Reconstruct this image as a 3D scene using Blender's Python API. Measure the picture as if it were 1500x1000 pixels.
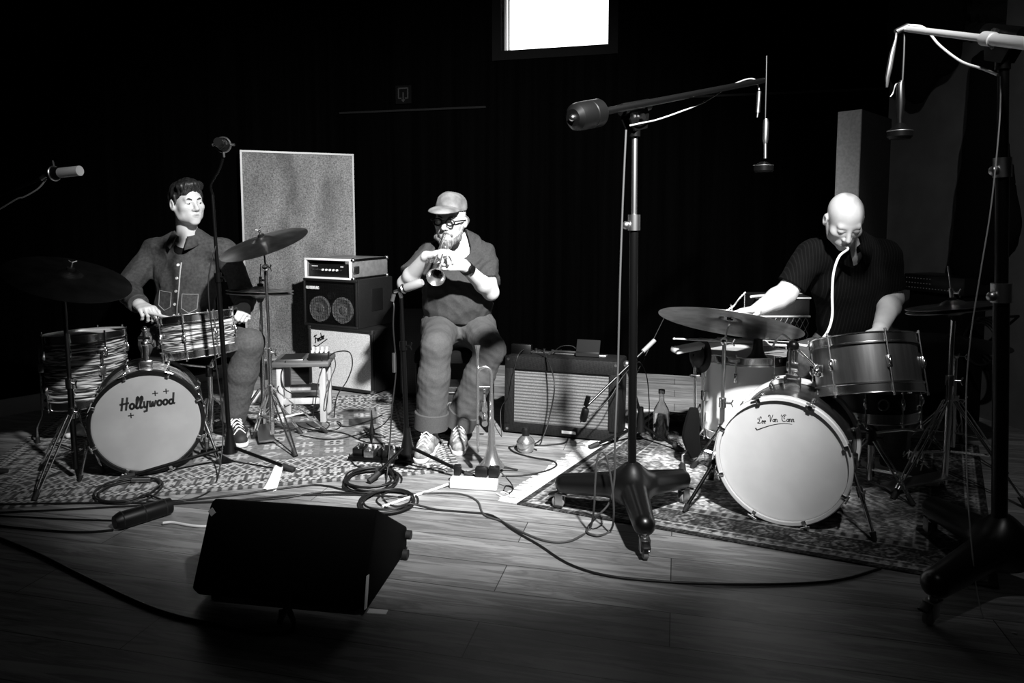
import bpy, bmesh, math, random
import numpy as np
from mathutils import Vector, Matrix, Quaternion

for o in list(bpy.data.objects):
    bpy.data.objects.remove(o)
S = bpy.context.scene
COL = S.collection
random.seed(7)
V = Vector
R = math.radians
PI = math.pi

# ------------------------------------------------------------------ camera
PITCH = R(5.0); FPX = 1050.0; CAMZ = 1.25
CYP = 315 + FPX * math.tan(PITCH)            # image row of the optical axis (1500x1000 frame)
cam_data = bpy.data.cameras.new('camera'); cam = bpy.data.objects.new('camera', cam_data); COL.objects.link(cam)
cam.location = (0, 0, CAMZ); cam.rotation_euler = (R(90) - PITCH, 0, 0)
cam_data.sensor_width = 36; cam_data.sensor_fit = 'HORIZONTAL'
cam_data.lens = 36 * FPX / 1500
cam_data.shift_y = (CYP - 500) / 1500
cam_data.clip_start = 0.05; cam_data.clip_end = 60
S.camera = cam

# ------------------------------------------------------------------ world, lamps, exposure
w = bpy.data.worlds.new('world'); S.world = w; w.use_nodes = True
w.node_tree.nodes['Background'].inputs[0].default_value = (1, 1, 1, 1)
w.node_tree.nodes['Background'].inputs[1].default_value = 0.0015
S.view_settings.view_transform = 'Standard'; S.view_settings.look = 'None'
S.view_settings.exposure = 0.0; S.view_settings.gamma = 1.0

def spot(name, loc, aim, power, angle, blend, radius):
    d = bpy.data.lights.new(name, 'SPOT'); d.energy = power; d.spot_size = R(angle); d.spot_blend = blend
    d.shadow_soft_size = radius
    o = bpy.data.objects.new(name, d); COL.objects.link(o); o.location = loc
    o.rotation_euler = (V(aim) - V(loc)).to_track_quat('-Z', 'Y').to_euler()
    return o
spot('stage_spot', (0.85, 0.60, 3.25), (-0.06, 4.00, 1.10), 3150, 65, 1.0, 0.08)
spot('right_fill_spot', (1.15, 1.20, 3.00), (1.85, 2.70, 1.65), 66, 76, 1.0, 0.04)  # added fill: whitens the right boom arm, lifts the right wall a little
# ------------------------------------------------------------------ geometry of the view (for measuring the place)
_cp, _sp = math.cos(PITCH), math.sin(PITCH)
def ray(px, py):
    a = (px - 750) / FPX; b = (CYP - py) / FPX
    return V((a, _cp + b * _sp, -_sp + b * _cp))
def P(px, py, Y):
    d = ray(px, py); t = Y / d.y
    return V((d.x * t, Y, CAMZ + d.z * t))
def G(px, py, z=0.0):
    d = ray(px, py); t = (z - CAMZ) / d.z
    return V((d.x * t, d.y * t, z))

# ------------------------------------------------------------------ materials (all grey: the place is seen in black and white)
_mats = {}
def mat(name, g, rough=0.6, metal=0.0, build=None, spec=None, **kw):
    if name in _mats: return _mats[name]
    m = bpy.data.materials.new(name); m.use_nodes = True
    nt = m.node_tree; b = nt.nodes['Principled BSDF']
    b.inputs['Base Color'].default_value = (g, g, g, 1)
    b.inputs['Roughness'].default_value = rough; b.inputs['Metallic'].default_value = metal
    if spec is not None: b.inputs['Specular IOR Level'].default_value = spec
    for k, v in kw.items(): b.inputs[k.replace('_', ' ')].default_value = v
    if build: build(nt, b)
    _mats[name] = m
    return m
def N(nt, kind, **kw):
    n = nt.nodes.new(kind)
    for k, v in kw.items():
        if k in n.inputs: n.inputs[k].default_value = v
        else: setattr(n, k, v)
    return n
def ramp(nt, fac, stops):
    r = nt.nodes.new('ShaderNodeValToRGB'); e = r.color_ramp.elements
    e[0].position, e[0].color = stops[0][0], (stops[0][1],) * 3 + (1,)
    e[1].position, e[1].color = stops[-1][0], (stops[-1][1],) * 3 + (1,)
    for p_, c in stops[1:-1]:
        x = e.new(p_); x.color = (c, c, c, 1)
    nt.links.new(fac, r.inputs[0]); return r.outputs[0]
def coords(nt, scale=(1, 1, 1), rot=(0, 0, 0), space='Object'):
    t = nt.nodes.new('ShaderNodeTexCoord'); mp = nt.nodes.new('ShaderNodeMapping')
    mp.inputs['Scale'].default_value = scale; mp.inputs['Rotation'].default_value = rot
    nt.links.new(t.outputs[space], mp.inputs[0]); return mp.outputs[0]
def noise_mat(name, g1, g2, scale, rough=0.8, stretch=(1, 1, 1), detail=4, bump=0.0, lo=.35, hi=.65, metal=0.0, spec=None):
    def b(nt, bs):
        c = coords(nt, stretch)
        n = N(nt, 'ShaderNodeTexNoise', Scale=scale, Detail=detail); nt.links.new(c, n.inputs['Vector'])
        nt.links.new(ramp(nt, n.outputs[0], [(lo, g1), (hi, g2)]), bs.inputs['Base Color'])
        if bump:
            bp = N(nt, 'ShaderNodeBump', Strength=bump, Distance=.004); nt.links.new(n.outputs[0], bp.inputs['Height'])
            nt.links.new(bp.outputs[0], bs.inputs['Normal'])
    return mat(name, g1, rough, metal, b, spec)

def wood_floor(nt, bs):
    c = coords(nt, (1, 1, 1), (0, 0, R(13)))
    br = N(nt, 'ShaderNodeTexBrick', Scale=1.0, offset=.37)
    br.inputs['Mortar Size'].default_value = .0018; br.inputs['Brick Width'].default_value = 1.55
    br.inputs['Row Height'].default_value = .185; br.inputs['Mortar Smooth'].default_value = .2
    br.inputs['Color1'].default_value = (0.37,) * 3 + (1,); br.inputs['Color2'].default_value = (0.25,) * 3 + (1,)
    br.inputs['Mortar'].default_value = (0.03,) * 3 + (1,)
    nt.links.new(c, br.inputs['Vector'])
    mp = N(nt, 'ShaderNodeMapping'); mp.inputs['Scale'].default_value = (1.2, 14, 1); nt.links.new(c, mp.inputs[0])
    n = N(nt, 'ShaderNodeTexNoise', Scale=1.6, Detail=8, Roughness=.62, Distortion=1.1); nt.links.new(mp.outputs[0], n.inputs['Vector'])
    g = ramp(nt, n.outputs[0], [(.28, .22), (.42, .75), (.47, .5), (.55, .95), (.72, 1.2)])
    n2 = N(nt, 'ShaderNodeTexNoise', Scale=2.2, Detail=3); nt.links.new(c, n2.inputs['Vector'])
    g2 = ramp(nt, n2.outputs[0], [(.3, .7), (.7, 1.15)])
    m1 = N(nt, 'ShaderNodeMix', data_type='RGBA', blend_type='MULTIPLY'); m1.inputs[0].default_value = 1
    nt.links.new(br.outputs[0], m1.inputs[6]); nt.links.new(g, m1.inputs[7])
    m2 = N(nt, 'ShaderNodeMix', data_type='RGBA', blend_type='MULTIPLY'); m2.inputs[0].default_value = 1
    nt.links.new(m1.outputs[2], m2.inputs[6]); nt.links.new(g2, m2.inputs[7])
    nt.links.new(m2.outputs[2], bs.inputs['Base Color'])
    bp = N(nt, 'ShaderNodeBump', Strength=.12, Distance=.002); nt.links.new(n.outputs[0], bp.inputs['Height'])
    nt.links.new(bp.outputs[0], bs.inputs['Normal'])
def oyster(nt, bs):                            # streaked pearl drum wrap
    c = coords(nt, (2.0, 2.0, 30))
    n = N(nt, 'ShaderNodeTexNoise', Scale=2.3, Detail=5, Distortion=1.6); nt.links.new(c, n.inputs['Vector'])
    nt.links.new(ramp(nt, n.outputs[0], [(.36, .01), (.47, .05), (.54, .35), (.62, .75)]), bs.inputs['Base Color'])
def felt(nt, bs):
    c = coords(nt)
    n = N(nt, 'ShaderNodeTexNoise', Scale=95, Detail=4, Roughness=.75); nt.links.new(c, n.inputs['Vector'])
    n2 = N(nt, 'ShaderNodeTexNoise', Scale=3.0, Detail=3); nt.links.new(coords(nt, (1.6, 1.6, .7)), n2.inputs['Vector'])
    a = ramp(nt, n.outputs[0], [(.3, .03), (.7, .22)]); b = ramp(nt, n2.outputs[0], [(.33, .55), (.62, 1.1)])
    m = N(nt, 'ShaderNodeMix', data_type='RGBA', blend_type='MULTIPLY'); m.inputs[0].default_value = 1
    nt.links.new(a, m.inputs[6]); nt.links.new(b, m.inputs[7]); nt.links.new(m.outputs[2], bs.inputs['Base Color'])
def tinted(g, amt=.1, scale=60):
    def f(nt, bs):                             # colour attribute 'tint' times a fine grain
        at = N(nt, 'ShaderNodeAttribute', attribute_name='tint')
        n = N(nt, 'ShaderNodeTexNoise', Scale=scale, Detail=3); nt.links.new(coords(nt), n.inputs['Vector'])
        r_ = ramp(nt, n.outputs[0], [(.3, g * (1 - amt)), (.7, g * (1 + amt))])
        m = N(nt, 'ShaderNodeMix', data_type='RGBA', blend_type='MULTIPLY'); m.inputs[0].default_value = 1
        nt.links.new(at.outputs[0], m.inputs[6]); nt.links.new(r_, m.inputs[7]); nt.links.new(m.outputs[2], bs.inputs['Base Color'])
    return f
def weave(g1, g2, freq, axis='Z'):
    def f(nt, bs):
        c = coords(nt, (freq, freq, freq))
        wv = N(nt, 'ShaderNodeTexWave', wave_type='BANDS', bands_direction=axis, Scale=.32, Distortion=.6); wv.inputs['Detail'].default_value = 1
        nt.links.new(c, wv.inputs['Vector'])
        n = N(nt, 'ShaderNodeTexNoise', Scale=3, Detail=2); nt.links.new(c, n.inputs['Vector'])
        a = ramp(nt, wv.outputs[0], [(.25, g1), (.55, g2)]); b = ramp(nt, n.outputs[0], [(.3, .75), (.7, 1.2)])
        m = N(nt, 'ShaderNodeMix', data_type='RGBA', blend_type='MULTIPLY'); m.inputs[0].default_value = 1
        nt.links.new(a, m.inputs[6]); nt.links.new(b, m.inputs[7]); nt.links.new(m.outputs[2], bs.inputs['Base Color'])
    return f
def cross_weave(g1, g2, freq):
    def f(nt, bs):
        ck = N(nt, 'ShaderNodeTexChecker', Scale=freq); nt.links.new(coords(nt, (1, 1, 1), (0, R(45), 0)), ck.inputs['Vector'])
        ck.inputs[1].default_value = (g1,) * 3 + (1,); ck.inputs[2].default_value = (g2,) * 3 + (1,)
        nt.links.new(ck.outputs[0], bs.inputs['Base Color'])
    return f
def pinstripe(nt, bs):
    wv = N(nt, 'ShaderNodeTexWave', wave_type='BANDS', bands_direction='X', Scale=22, Distortion=.4)
    nt.links.new(coords(nt), wv.inputs['Vector'])
    nt.links.new(ramp(nt, wv.outputs[0], [(.8, .0008), (.95, .0045)]), bs.inputs['Base Color'])
def cymbal_mat(name, g, rough):
    def f(nt, bs):
        c = coords(nt)
        n = N(nt, 'ShaderNodeTexNoise', Scale=14, Detail=4); nt.links.new(coords(nt, (1, 1, 1)), n.inputs['Vector'])
        nt.links.new(ramp(nt, n.outputs[0], [(.3, g * .6), (.7, g * 1.2)]), bs.inputs['Base Color'])
        wv = N(nt, 'ShaderNodeTexWave', wave_type='RINGS', rings_direction='Z', Scale=60, Distortion=.3); nt.links.new(c, wv.inputs['Vector'])
        bp = N(nt, 'ShaderNodeBump', Strength=.25, Distance=.001); nt.links.new(wv.outputs[0], bp.inputs['Height']); nt.links.new(bp.outputs[0], bs.inputs['Normal'])
    return mat(name, g, rough, 1.0, f)

M = {}
M['chrome'] = mat('chrome', .88, .2, 1.0)
M['steel'] = mat('brushed_steel', .45, .35, 1.0)
M['gunmetal'] = mat('dark_metal', .06, .38, 1.0)
M['black_metal'] = mat('black_painted_metal', .0025, .32, spec=.2)
M['black_plastic'] = mat('black_plastic', .004, .45, spec=.35)
M['black_shell'] = mat('moulded_black_base', .003, .32, spec=.5)
M['rubber'] = mat('rubber', .01, .7)
M['grey_rubber'] = mat('grey_rubber', .22, .6)
M['cable'] = mat('cable_jacket', .006, .5)
M['white_cable'] = mat('white_cable', .75, .5)
M['grey_cable'] = mat('grey_cable', .32, .5)
M['white'] = mat('white_plastic', .7, .45)
M['paper'] = noise_mat('white_paper', .75, .9, 8)
M['head_grey'] = noise_mat('coated_drumhead', .28, .32, 7, .6, detail=6, lo=.4)
M['head_white'] = noise_mat('white_drumhead', .58, .63, 9, .55, detail=6, lo=.4)
M['hoop_black'] = mat('black_hoop', .006, .3)
M['hoop_silver'] = mat('silver_hoop', .62, .3)
M['shell_dark'] = noise_mat('dark_drum_shell', .008, .02, 3, .35, (1, 1, 8))
M['shell_white'] = mat('white_drum_wrap', .82, .3)
M['shell_brushed'] = noise_mat('brushed_dark_shell', .16, .24, 6, .34, (8, 8, .6), metal=.9)
M['cable_mid'] = mat('dark_grey_cable', .05, .5)
M['bare_alu'] = mat('bare_aluminium', .8, .42, .5)
M['oyster'] = mat('oyster_wrap', .3, .25, 0, oyster)
M['ink'] = mat('black_ink', .008, .6)
M['wood_light'] = noise_mat('pale_timber', .30, .48, 3, .6, (8, 8, 1))
M['wood_mid'] = noise_mat('brown_timber', .07, .13, 3, .5, (1, 9, 9))
M['stick'] = noise_mat('hickory', .5, .65, 6, .5)
M['brass'] = mat('worn_brass', .5, .26, .88)
M['silver'] = mat('silver_plate', .6, .2, .93)
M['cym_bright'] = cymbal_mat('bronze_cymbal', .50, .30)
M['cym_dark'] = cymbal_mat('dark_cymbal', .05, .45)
M['tolex'] = noise_mat('black_tolex', .003, .007, 160, .55, bump=.3)
M['tweed'] = mat('dark_lacquered_tweed', .1, .6, 0, cross_weave(.003, .016, 230), .12)
M['grille'] = mat('striped_grille_cloth', .3, .8, 0, weave(.05, .145, 56))
M['grille_pale'] = noise_mat('pale_grille_cloth', .36, .58, 170, .85)
M['grille_dark'] = mat('black_speaker_mesh', .03, .6, 0, cross_weave(.008, .035, 190))
M['cone'] = mat('speaker_cone', .22, .55)
M['felt'] = mat('grey_felt', .2, .95, 0, felt)
M['alu'] = mat('aluminium_edge', .22, .45, .3)
M['case_grey'] = noise_mat('grey_laminate', .13, .17, 30, .4)
M['black_wall'] = noise_mat('black_curtain', .0005, .0009, 2, 1.0, (9, 9, .2), spec=.0)
M['grey_wall'] = noise_mat('grey_plaster', .11, .14, 6, .9)
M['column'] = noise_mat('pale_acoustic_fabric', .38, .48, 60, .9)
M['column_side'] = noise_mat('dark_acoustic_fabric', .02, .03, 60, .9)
M['foam'] = mat('acoustic_foam', .01, .95)
M['skin'] = mat('skin', .6, .48, 0, tinted(.46, .05, 25))
M['hair'] = noise_mat('dark_hair', .004, .016, 90, .5, (1, 1, .3), bump=.5)
M['beard'] = noise_mat('grey_beard', .03, .20, 110, .7, (1, 1, .3), bump=.4)
M['denim_dark'] = noise_mat('dark_denim', .020, .040, 70, .85, bump=.2)
M['denim'] = noise_mat('washed_denim', .046, .062, 220, .85, bump=.08)
M['chino'] = noise_mat('grey_cotton', .04, .06, 90, .85)
M['tee'] = noise_mat('charcoal_jersey', .019, .028, 120, .85)
M['pinstripe'] = mat('black_pinstripe', .012, .9, 0, pinstripe, .12)
M['black_cloth'] = mat('black_cloth', .003, .9, spec=.15)
M['cap_cloth'] = noise_mat('cap_cotton', .08, .18, 14, .8)
M['glass'] = mat('bottle_glass', .9, .05, 0, None, None, Transmission_Weight=1.0, IOR=1.45)
M['tumbler'] = mat('tumbler_glass', .95, .04, 0, None, None, Transmission_Weight=1.0, IOR=1.45)
M['eye'] = mat('eye_white', .30, .3)
M['iris'] = mat('iris', .02, .2)
M['button'] = mat('white_button', .8, .4)
M['shoe_grey'] = noise_mat('grey_suede', .12, .3, 40, .8)
M['shoe_black'] = mat('black_suede', .015, .7)
M['sole'] = mat('white_sole', .7, .6)
M['tube'] = mat('white_silicone', .85, .4)
M['window_light'] = mat('daylit_pane', .9, .5)
_b = M['window_light'].node_tree.nodes['Principled BSDF']; _b.inputs['Emission Color'].default_value = (1, 1, 1, 1); _b.inputs['Emission Strength'].default_value = 2.2
M['frame_grey'] = mat('window_frame', .003, .9, spec=.05)
M['frame_pale'] = mat('pale_window_edge', .35, .6)
M['sign'] = mat('dark_sign', .001, .8, spec=.05)
M['sign_ink'] = mat('sign_mark', .005, .6)
M['wood_floor'] = mat('oak_floor', .3, .42, 0, wood_floor)
M['tint_cloth'] = mat('woven_rug', .5, .95, 0, tinted(1.0, .18, 220), .15)
M['fringe'] = noise_mat('wool_fringe', .4, .62, 90, .9)

# ------------------------------------------------------------------ objects
_inv = {}
def tag(o, label=None, cat=None, group=None, kind=None):
    if label: o['label'] = label
    if cat: o['category'] = cat
    if group: o['group'] = group
    if kind: o['kind'] = kind
    return o
def thing(name, label, cat, loc=(0, 0, 0), group=None, M4=None):
    o = bpy.data.objects.new(name, None); COL.objects.link(o); o.empty_display_size = .05
    m = M4.copy() if M4 is not None else Matrix.Translation(V(loc))
    o.matrix_world = m; _inv[o.name] = m.inverted()
    return tag(o, label, cat, group)
def link_mesh(name, me, m, parent=None, label=None):
    o = bpy.data.objects.new(name, me); COL.objects.link(o)
    for x in (m if isinstance(m, (list, tuple)) else [m]): me.materials.append(x)
    if parent is not None:
        o.parent = parent; _inv[o.name] = _inv[parent.name]
    else:
        _inv[o.name] = Matrix.Identity(4)
    if label: o['label'] = label
    return o

def frame(z, x=None):                          # rotation whose Z axis is z
    z = V(z).normalized()
    x = V(x) if x is not None else (V((1, 0, 0)) if abs(z.x) < .9 else V((0, 1, 0)))
    y = z.cross(x).normalized(); x = y.cross(z)
    return Matrix((x, y, z)).transposed()
def F4(loc, z, x=None):
    m = frame(z, x).to_4x4(); m.translation = V(loc); return m
def yaw4(loc, a):
    return Matrix.Translation(V(loc)) @ Matrix.Rotation(a, 4, 'Z')
def smooth_path(pts, per=8, closed=False):
    pts = [V(p_) for p_ in pts]; n = len(pts)
    if n < 3: return pts
    out = []
    rng = range(n) if closed else range(n - 1)
    for i in rng:
        if closed: a, b, c, d = pts[i - 1], pts[i], pts[(i + 1) % n], pts[(i + 2) % n]
        else: a, b, c, d = pts[max(i - 1, 0)], pts[i], pts[i + 1], pts[min(i + 2, n - 1)]
        for k in range(per):
            t = k / per
            out.append(.5 * ((2 * b) + (c - a) * t + (2 * a - 5 * b + 4 * c - d) * t * t + (3 * b - a - 3 * c + d) * t ** 3))
    if not closed: out.append(pts[-1])
    return out

class MB:
    def __init__(s): s.v = []; s.f = []
    def add(s, vs, fs):
        o = len(s.v); s.v += [V(x) for x in vs]; s.f += [tuple(i + o for i in f) for f in fs]; return s
    def box(s, c, size, rot=None, bev=0.0, seg=2):
        bm = bmesh.new(); bmesh.ops.create_cube(bm, size=1)
        for v_ in bm.verts: v_.co = V((v_.co.x * size[0], v_.co.y * size[1], v_.co.z * size[2]))
        if bev: bmesh.ops.bevel(bm, geom=bm.edges[:], offset=bev, segments=seg, affect='EDGES', profile=.5)
        r = rot if rot is not None else Matrix.Identity(3)
        bm.verts.index_update()
        s.add([r @ v_.co + V(c) for v_ in bm.verts], [[x.index for x in f.verts] for f in bm.faces]); bm.free(); return s
    def cyl(s, a, b, r1, r2=None, n=14):
        a, b = V(a), V(b); r2 = r1 if r2 is None else r2
        fr = frame(b - a); vs = []
        for q, rr in ((a, r1), (b, r2)):
            for i in range(n):
                t = 2 * PI * i / n; vs.append(q + fr @ V((rr * math.cos(t), rr * math.sin(t), 0)))
        fs = [(i, (i + 1) % n, n + (i + 1) % n, n + i) for i in range(n)]
        fs += [tuple(range(n - 1, -1, -1)), tuple(range(n, 2 * n))]
        return s.add(vs, fs)
    def tube(s, pts, r, n=8, per=0, closed=False, flat=1.0):
        if per: 
            if not isinstance(r, (int, float)):
                L = len(pts); rs = []
                for i in range(L - 1):
                    for k in range(per): rs.append(r[i] + (r[i + 1] - r[i]) * k / per)
                r = rs + [r[-1]]
            pts = smooth_path(pts, per, closed)
        pts = [V(p_) for p_ in pts]; L = len(pts); vs = []
        t0 = (pts[1] - pts[0]).normalized(); x = frame(t0).col[0].copy()
        for i, p_ in enumerate(pts):
            if closed: t = (pts[(i + 1) % L] - pts[i - 1])
            else: t = pts[min(i + 1, L - 1)] - pts[max(i - 1, 0)]
            if t.length < 1e-9: t = t0
            t = t.normalized(); x = (x - t * x.dot(t))
            x = x.normalized() if x.length > 1e-6 else frame(t).col[0].copy()
            y = t.cross(x); rr = r if isinstance(r, (int, float)) else r[i]
            for k in range(n):
                a = 2 * PI * k / n; vs.append(p_ + x * (rr * math.cos(a)) + y * (rr * flat * math.sin(a)))
        fs = []
        for i in range(L if closed else L - 1):
            j = (i + 1) % L
            for k in range(n):
                k2 = (k + 1) % n; fs.append((i * n + k, i * n + k2, j * n + k2, j * n + k))
        if not closed: fs += [tuple(range(n - 1, -1, -1)), tuple(range((L - 1) * n, L * n))]
        return s.add(vs, fs)
    def lathe(s, prof, m=None, n=40):          # profile of (radius, z); closed ends where radius is 0
        m = m if m is not None else Matrix.Identity(4); vs = []; idx = []
        for r_, z in prof:
            if r_ < 1e-6: idx.append([len(vs)] * n); vs.append(m @ V((0, 0, z)))
            else:
                idx.append(list(range(len(vs), len(vs) + n)))
                vs += [m @ V((r_ * math.cos(2 * PI * i / n), r_ * math.sin(2 * PI * i / n), z)) for i in range(n)]
        fs = []
        for a, b in zip(idx, idx[1:]):
            for i in range(n):
                j = (i + 1) % n; q = []
                for k in (a[i], a[j], b[j], b[i]):
                    if k not in q: q.append(k)
                if len(q) > 2: fs.append(tuple(q))
        return s.add(vs, fs)
    def ball(s, c, r, n=12, rot=None):
        r = (r, r, r) if isinstance(r, (int, float)) else r
        prof = [(math.sin(PI * i / n), -math.cos(PI * i / n)) for i in range(n + 1)]
        prof[0] = (0, -1); prof[-1] = (0, 1)
        m = Matrix.Diagonal((r[0], r[1], r[2], 1))
        if rot is not None: m = rot.to_4x4() @ m
        return s.lathe(prof, Matrix.Translation(V(c)) @ m, 2 * n)
    def torus(s, c, ax, rad, r, n=40, k=8, x=None, sy=1.0):
        fr = frame(ax, x)
        return s.tube([V(c) + fr @ V((rad * math.cos(2 * PI * i / n), rad * sy * math.sin(2 * PI * i / n), 0)) for i in range(n)], r, k, closed=True)
    def prism(s, poly, m, z0, z1):             # polygon in the XY plane of m, extruded from z0 to z1
        n = len(poly)
        a = sum(poly[i][0] * poly[(i + 1) % n][1] - poly[(i + 1) % n][0] * poly[i][1] for i in range(n))
        if a < 0: poly = poly[::-1]
        vs = [m @ V((x, y, z0)) for x, y in poly] + [m @ V((x, y, z1)) for x, y in poly]
        return s.add(vs, [(i, (i + 1) % n, n + (i + 1) % n, n + i) for i in range(n)] + [tuple(range(n - 1, -1, -1)), tuple(range(n, 2 * n))])
    def stroke(s, pts, wd, m, z=0.0, h=.0006):
        for (x0, y0), (x1, y1) in zip(pts, pts[1:]):
            d = V((x1 - x0, y1 - y0)); 
            if d.length < 1e-7: continue
            d.normalize(); nx, ny = -d.y * wd / 2, d.x * wd / 2; ex, ey = d.x * wd / 2 * .7, d.y * wd / 2 * .7
            s.prism([(x0 - ex + nx, y0 - ey + ny), (x0 - ex - nx, y0 - ey - ny), (x1 + ex - nx, y1 + ey - ny), (x1 + ex + nx, y1 + ey + ny)], m, z, z + h)
        return s
    def xf(s, m): s.v = [m @ p_ for p_ in s.v]; return s
    def build(s, name, m, parent=None, label=None, local=False, angle=35):
        me = bpy.data.meshes.new(name)
        inv = Matrix.Identity(4) if (local or parent is None) else _inv[parent.name]
        me.from_pydata([tuple(inv @ p_) for p_ in s.v], [], s.f)
        me.polygons.foreach_set('use_smooth', [True] * len(me.polygons))
        me.update(); me.set_sharp_from_angle(angle=R(angle))
        return link_mesh(name, me, m, parent, label)
    def solo(s, name, m, label, cat, group=None, angle=35):    # a one-mesh thing, origin at the centre of its base
        xs = [p_.x for p_ in s.v]; ys = [p_.y for p_ in s.v]; zs = [p_.z for p_ in s.v]
        c = V(((min(xs) + max(xs)) / 2, (min(ys) + max(ys)) / 2, min(zs)))
        s.v = [p_ - c for p_ in s.v]
        o = s.build(name, m, angle=angle); o.location = c; _inv[o.name] = Matrix.Translation(-c)
        return tag(o, label, cat, group)

# hand-lettered strokes on a unit-height grid: (advance, [polylines])
def arc(cx, cy, rx, ry, a0, a1, n=10):
    return [(cx + rx * math.cos(R(a0 + (a1 - a0) * i / n)), cy + ry * math.sin(R(a0 + (a1 - a0) * i / n))) for i in range(n + 1)]
GL = {
 'H': (.62, [[(.1, 0), (.16, 1)], [(.44, 0), (.5, 1)], [(0, .5), (.6, .55)]]),
 'o': (.4, [arc(.18, .24, .16, .22, 0, 360, 14)]),
 'l': (.26, [[(.0, .1)] + arc(.13, .75, .07, .22, 0, 180, 6) + [(.06, .2)] + arc(.14, .12, .09, .11, 180, 330, 5)]),
 'y': (.4, [[(.04, .5), (.06, .15)] + arc(.17, .14, .11, .13, 190, 350, 5) + [(.3, .5)], [(.3, .5), (.26, -.3), (.08, -.34)]]),
 'w': (.52, [[(.02, .48), (.06, .05), (.14, .03), (.24, .4), (.28, .05), (.36, .04), (.48, .46)]]),
 'd': (.44, [arc(.17, .22, .15, .2, 0, 360, 12), [(.34, .95), (.33, .08), (.44, .04)]]),
 'L': (.62, [[(.5, .78), (.42, .98), (.3, .92), (.28, .6), (.24, .2), (.08, .02), (.02, .1)], [(.1, .06), (.3, .0), (.5, .1)], [(.05, .8), (.0, .65), (.12, .55)]]),
 'e': (.34, [[(.06, .24), (.28, .28)] + arc(.17, .24, .12, .2, 20, 310, 10)]),
 'V': (.72, [arc(.14, .8, .12, .16, 200, 0, 8) + [(.3, .5), (.36, .0), (.46, .3), (.62, .98)]]),
 'a': (.38, [arc(.16, .2, .13, .18, 0, 360, 12), [(.3, .4), (.3, .04), (.38, .02)]]),
 'n': (.38, [[(.04, .4), (.06, .0)], [(.06, .22)] + arc(.17, .24, .1, .16, 170, 0, 6) + [(.28, .03), (.36, .02)]]),
 'C': (.74, [arc(.36, .5, .34, .48, 60, 300, 14), arc(.4, .62, .12, .2, 90, 270, 6)]),
 "'": (.16, [[(.06, .98), (.03, .8)]]),
 ' ': (.3, []),
 'G': (.7, [arc(.34, .5, .3, .47, 50, 320, 12) + [(.6, .45), (.4, .45)]]),
 'K': (.62, [[(.06, 0), (.06, 1)], [(.52, 1), (.08, .45), (.55, 0)]]),
 'O': (.72, [arc(.34, .5, .31, .48, 0, 360, 16)]),
 'E': (.56, [[(.5, 1), (.06, 1), (.06, 0), (.5, 0)], [(.06, .52), (.42, .52)]]),
 'N': (.66, [[(.06, 0), (.06, 1), (.54, 0), (.54, 1)]]),
 'A': (.66, [[(.02, 0), (.3, 1), (.58, 0)], [(.12, .35), (.48, .35)]]),
 'l2': (.5, [[(.06, 1), (.06, 0), (.46, 0)]]),
 'F': (.6, [[(.02, .9), (.2, 1), (.62, .98)], [(.28, .98), (.16, .1), (.02, .0)], [(.16, .5), (.46, .55)]]),
 'r': (.3, [[(.05, .42), (.07, 0)], [(.07, .25), (.16, .4), (.26, .38)]]),
}
def lettering(mb, text, m, size, wd, slant=0.0, adv=1.0, z=0.0, centre=True, h=.0006):
    tot = sum(GL[c][0] for c in text) * size * adv; x = -tot / 2 if centre else 0
    for c in text:
        a, pl = GL[c]
        for line in pl:
            mb.stroke([(x + (q[0] + q[1] * slant) * size, q[1] * size) for q in line], wd, m, z, h)
        x += a * size * adv
    return tot
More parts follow.
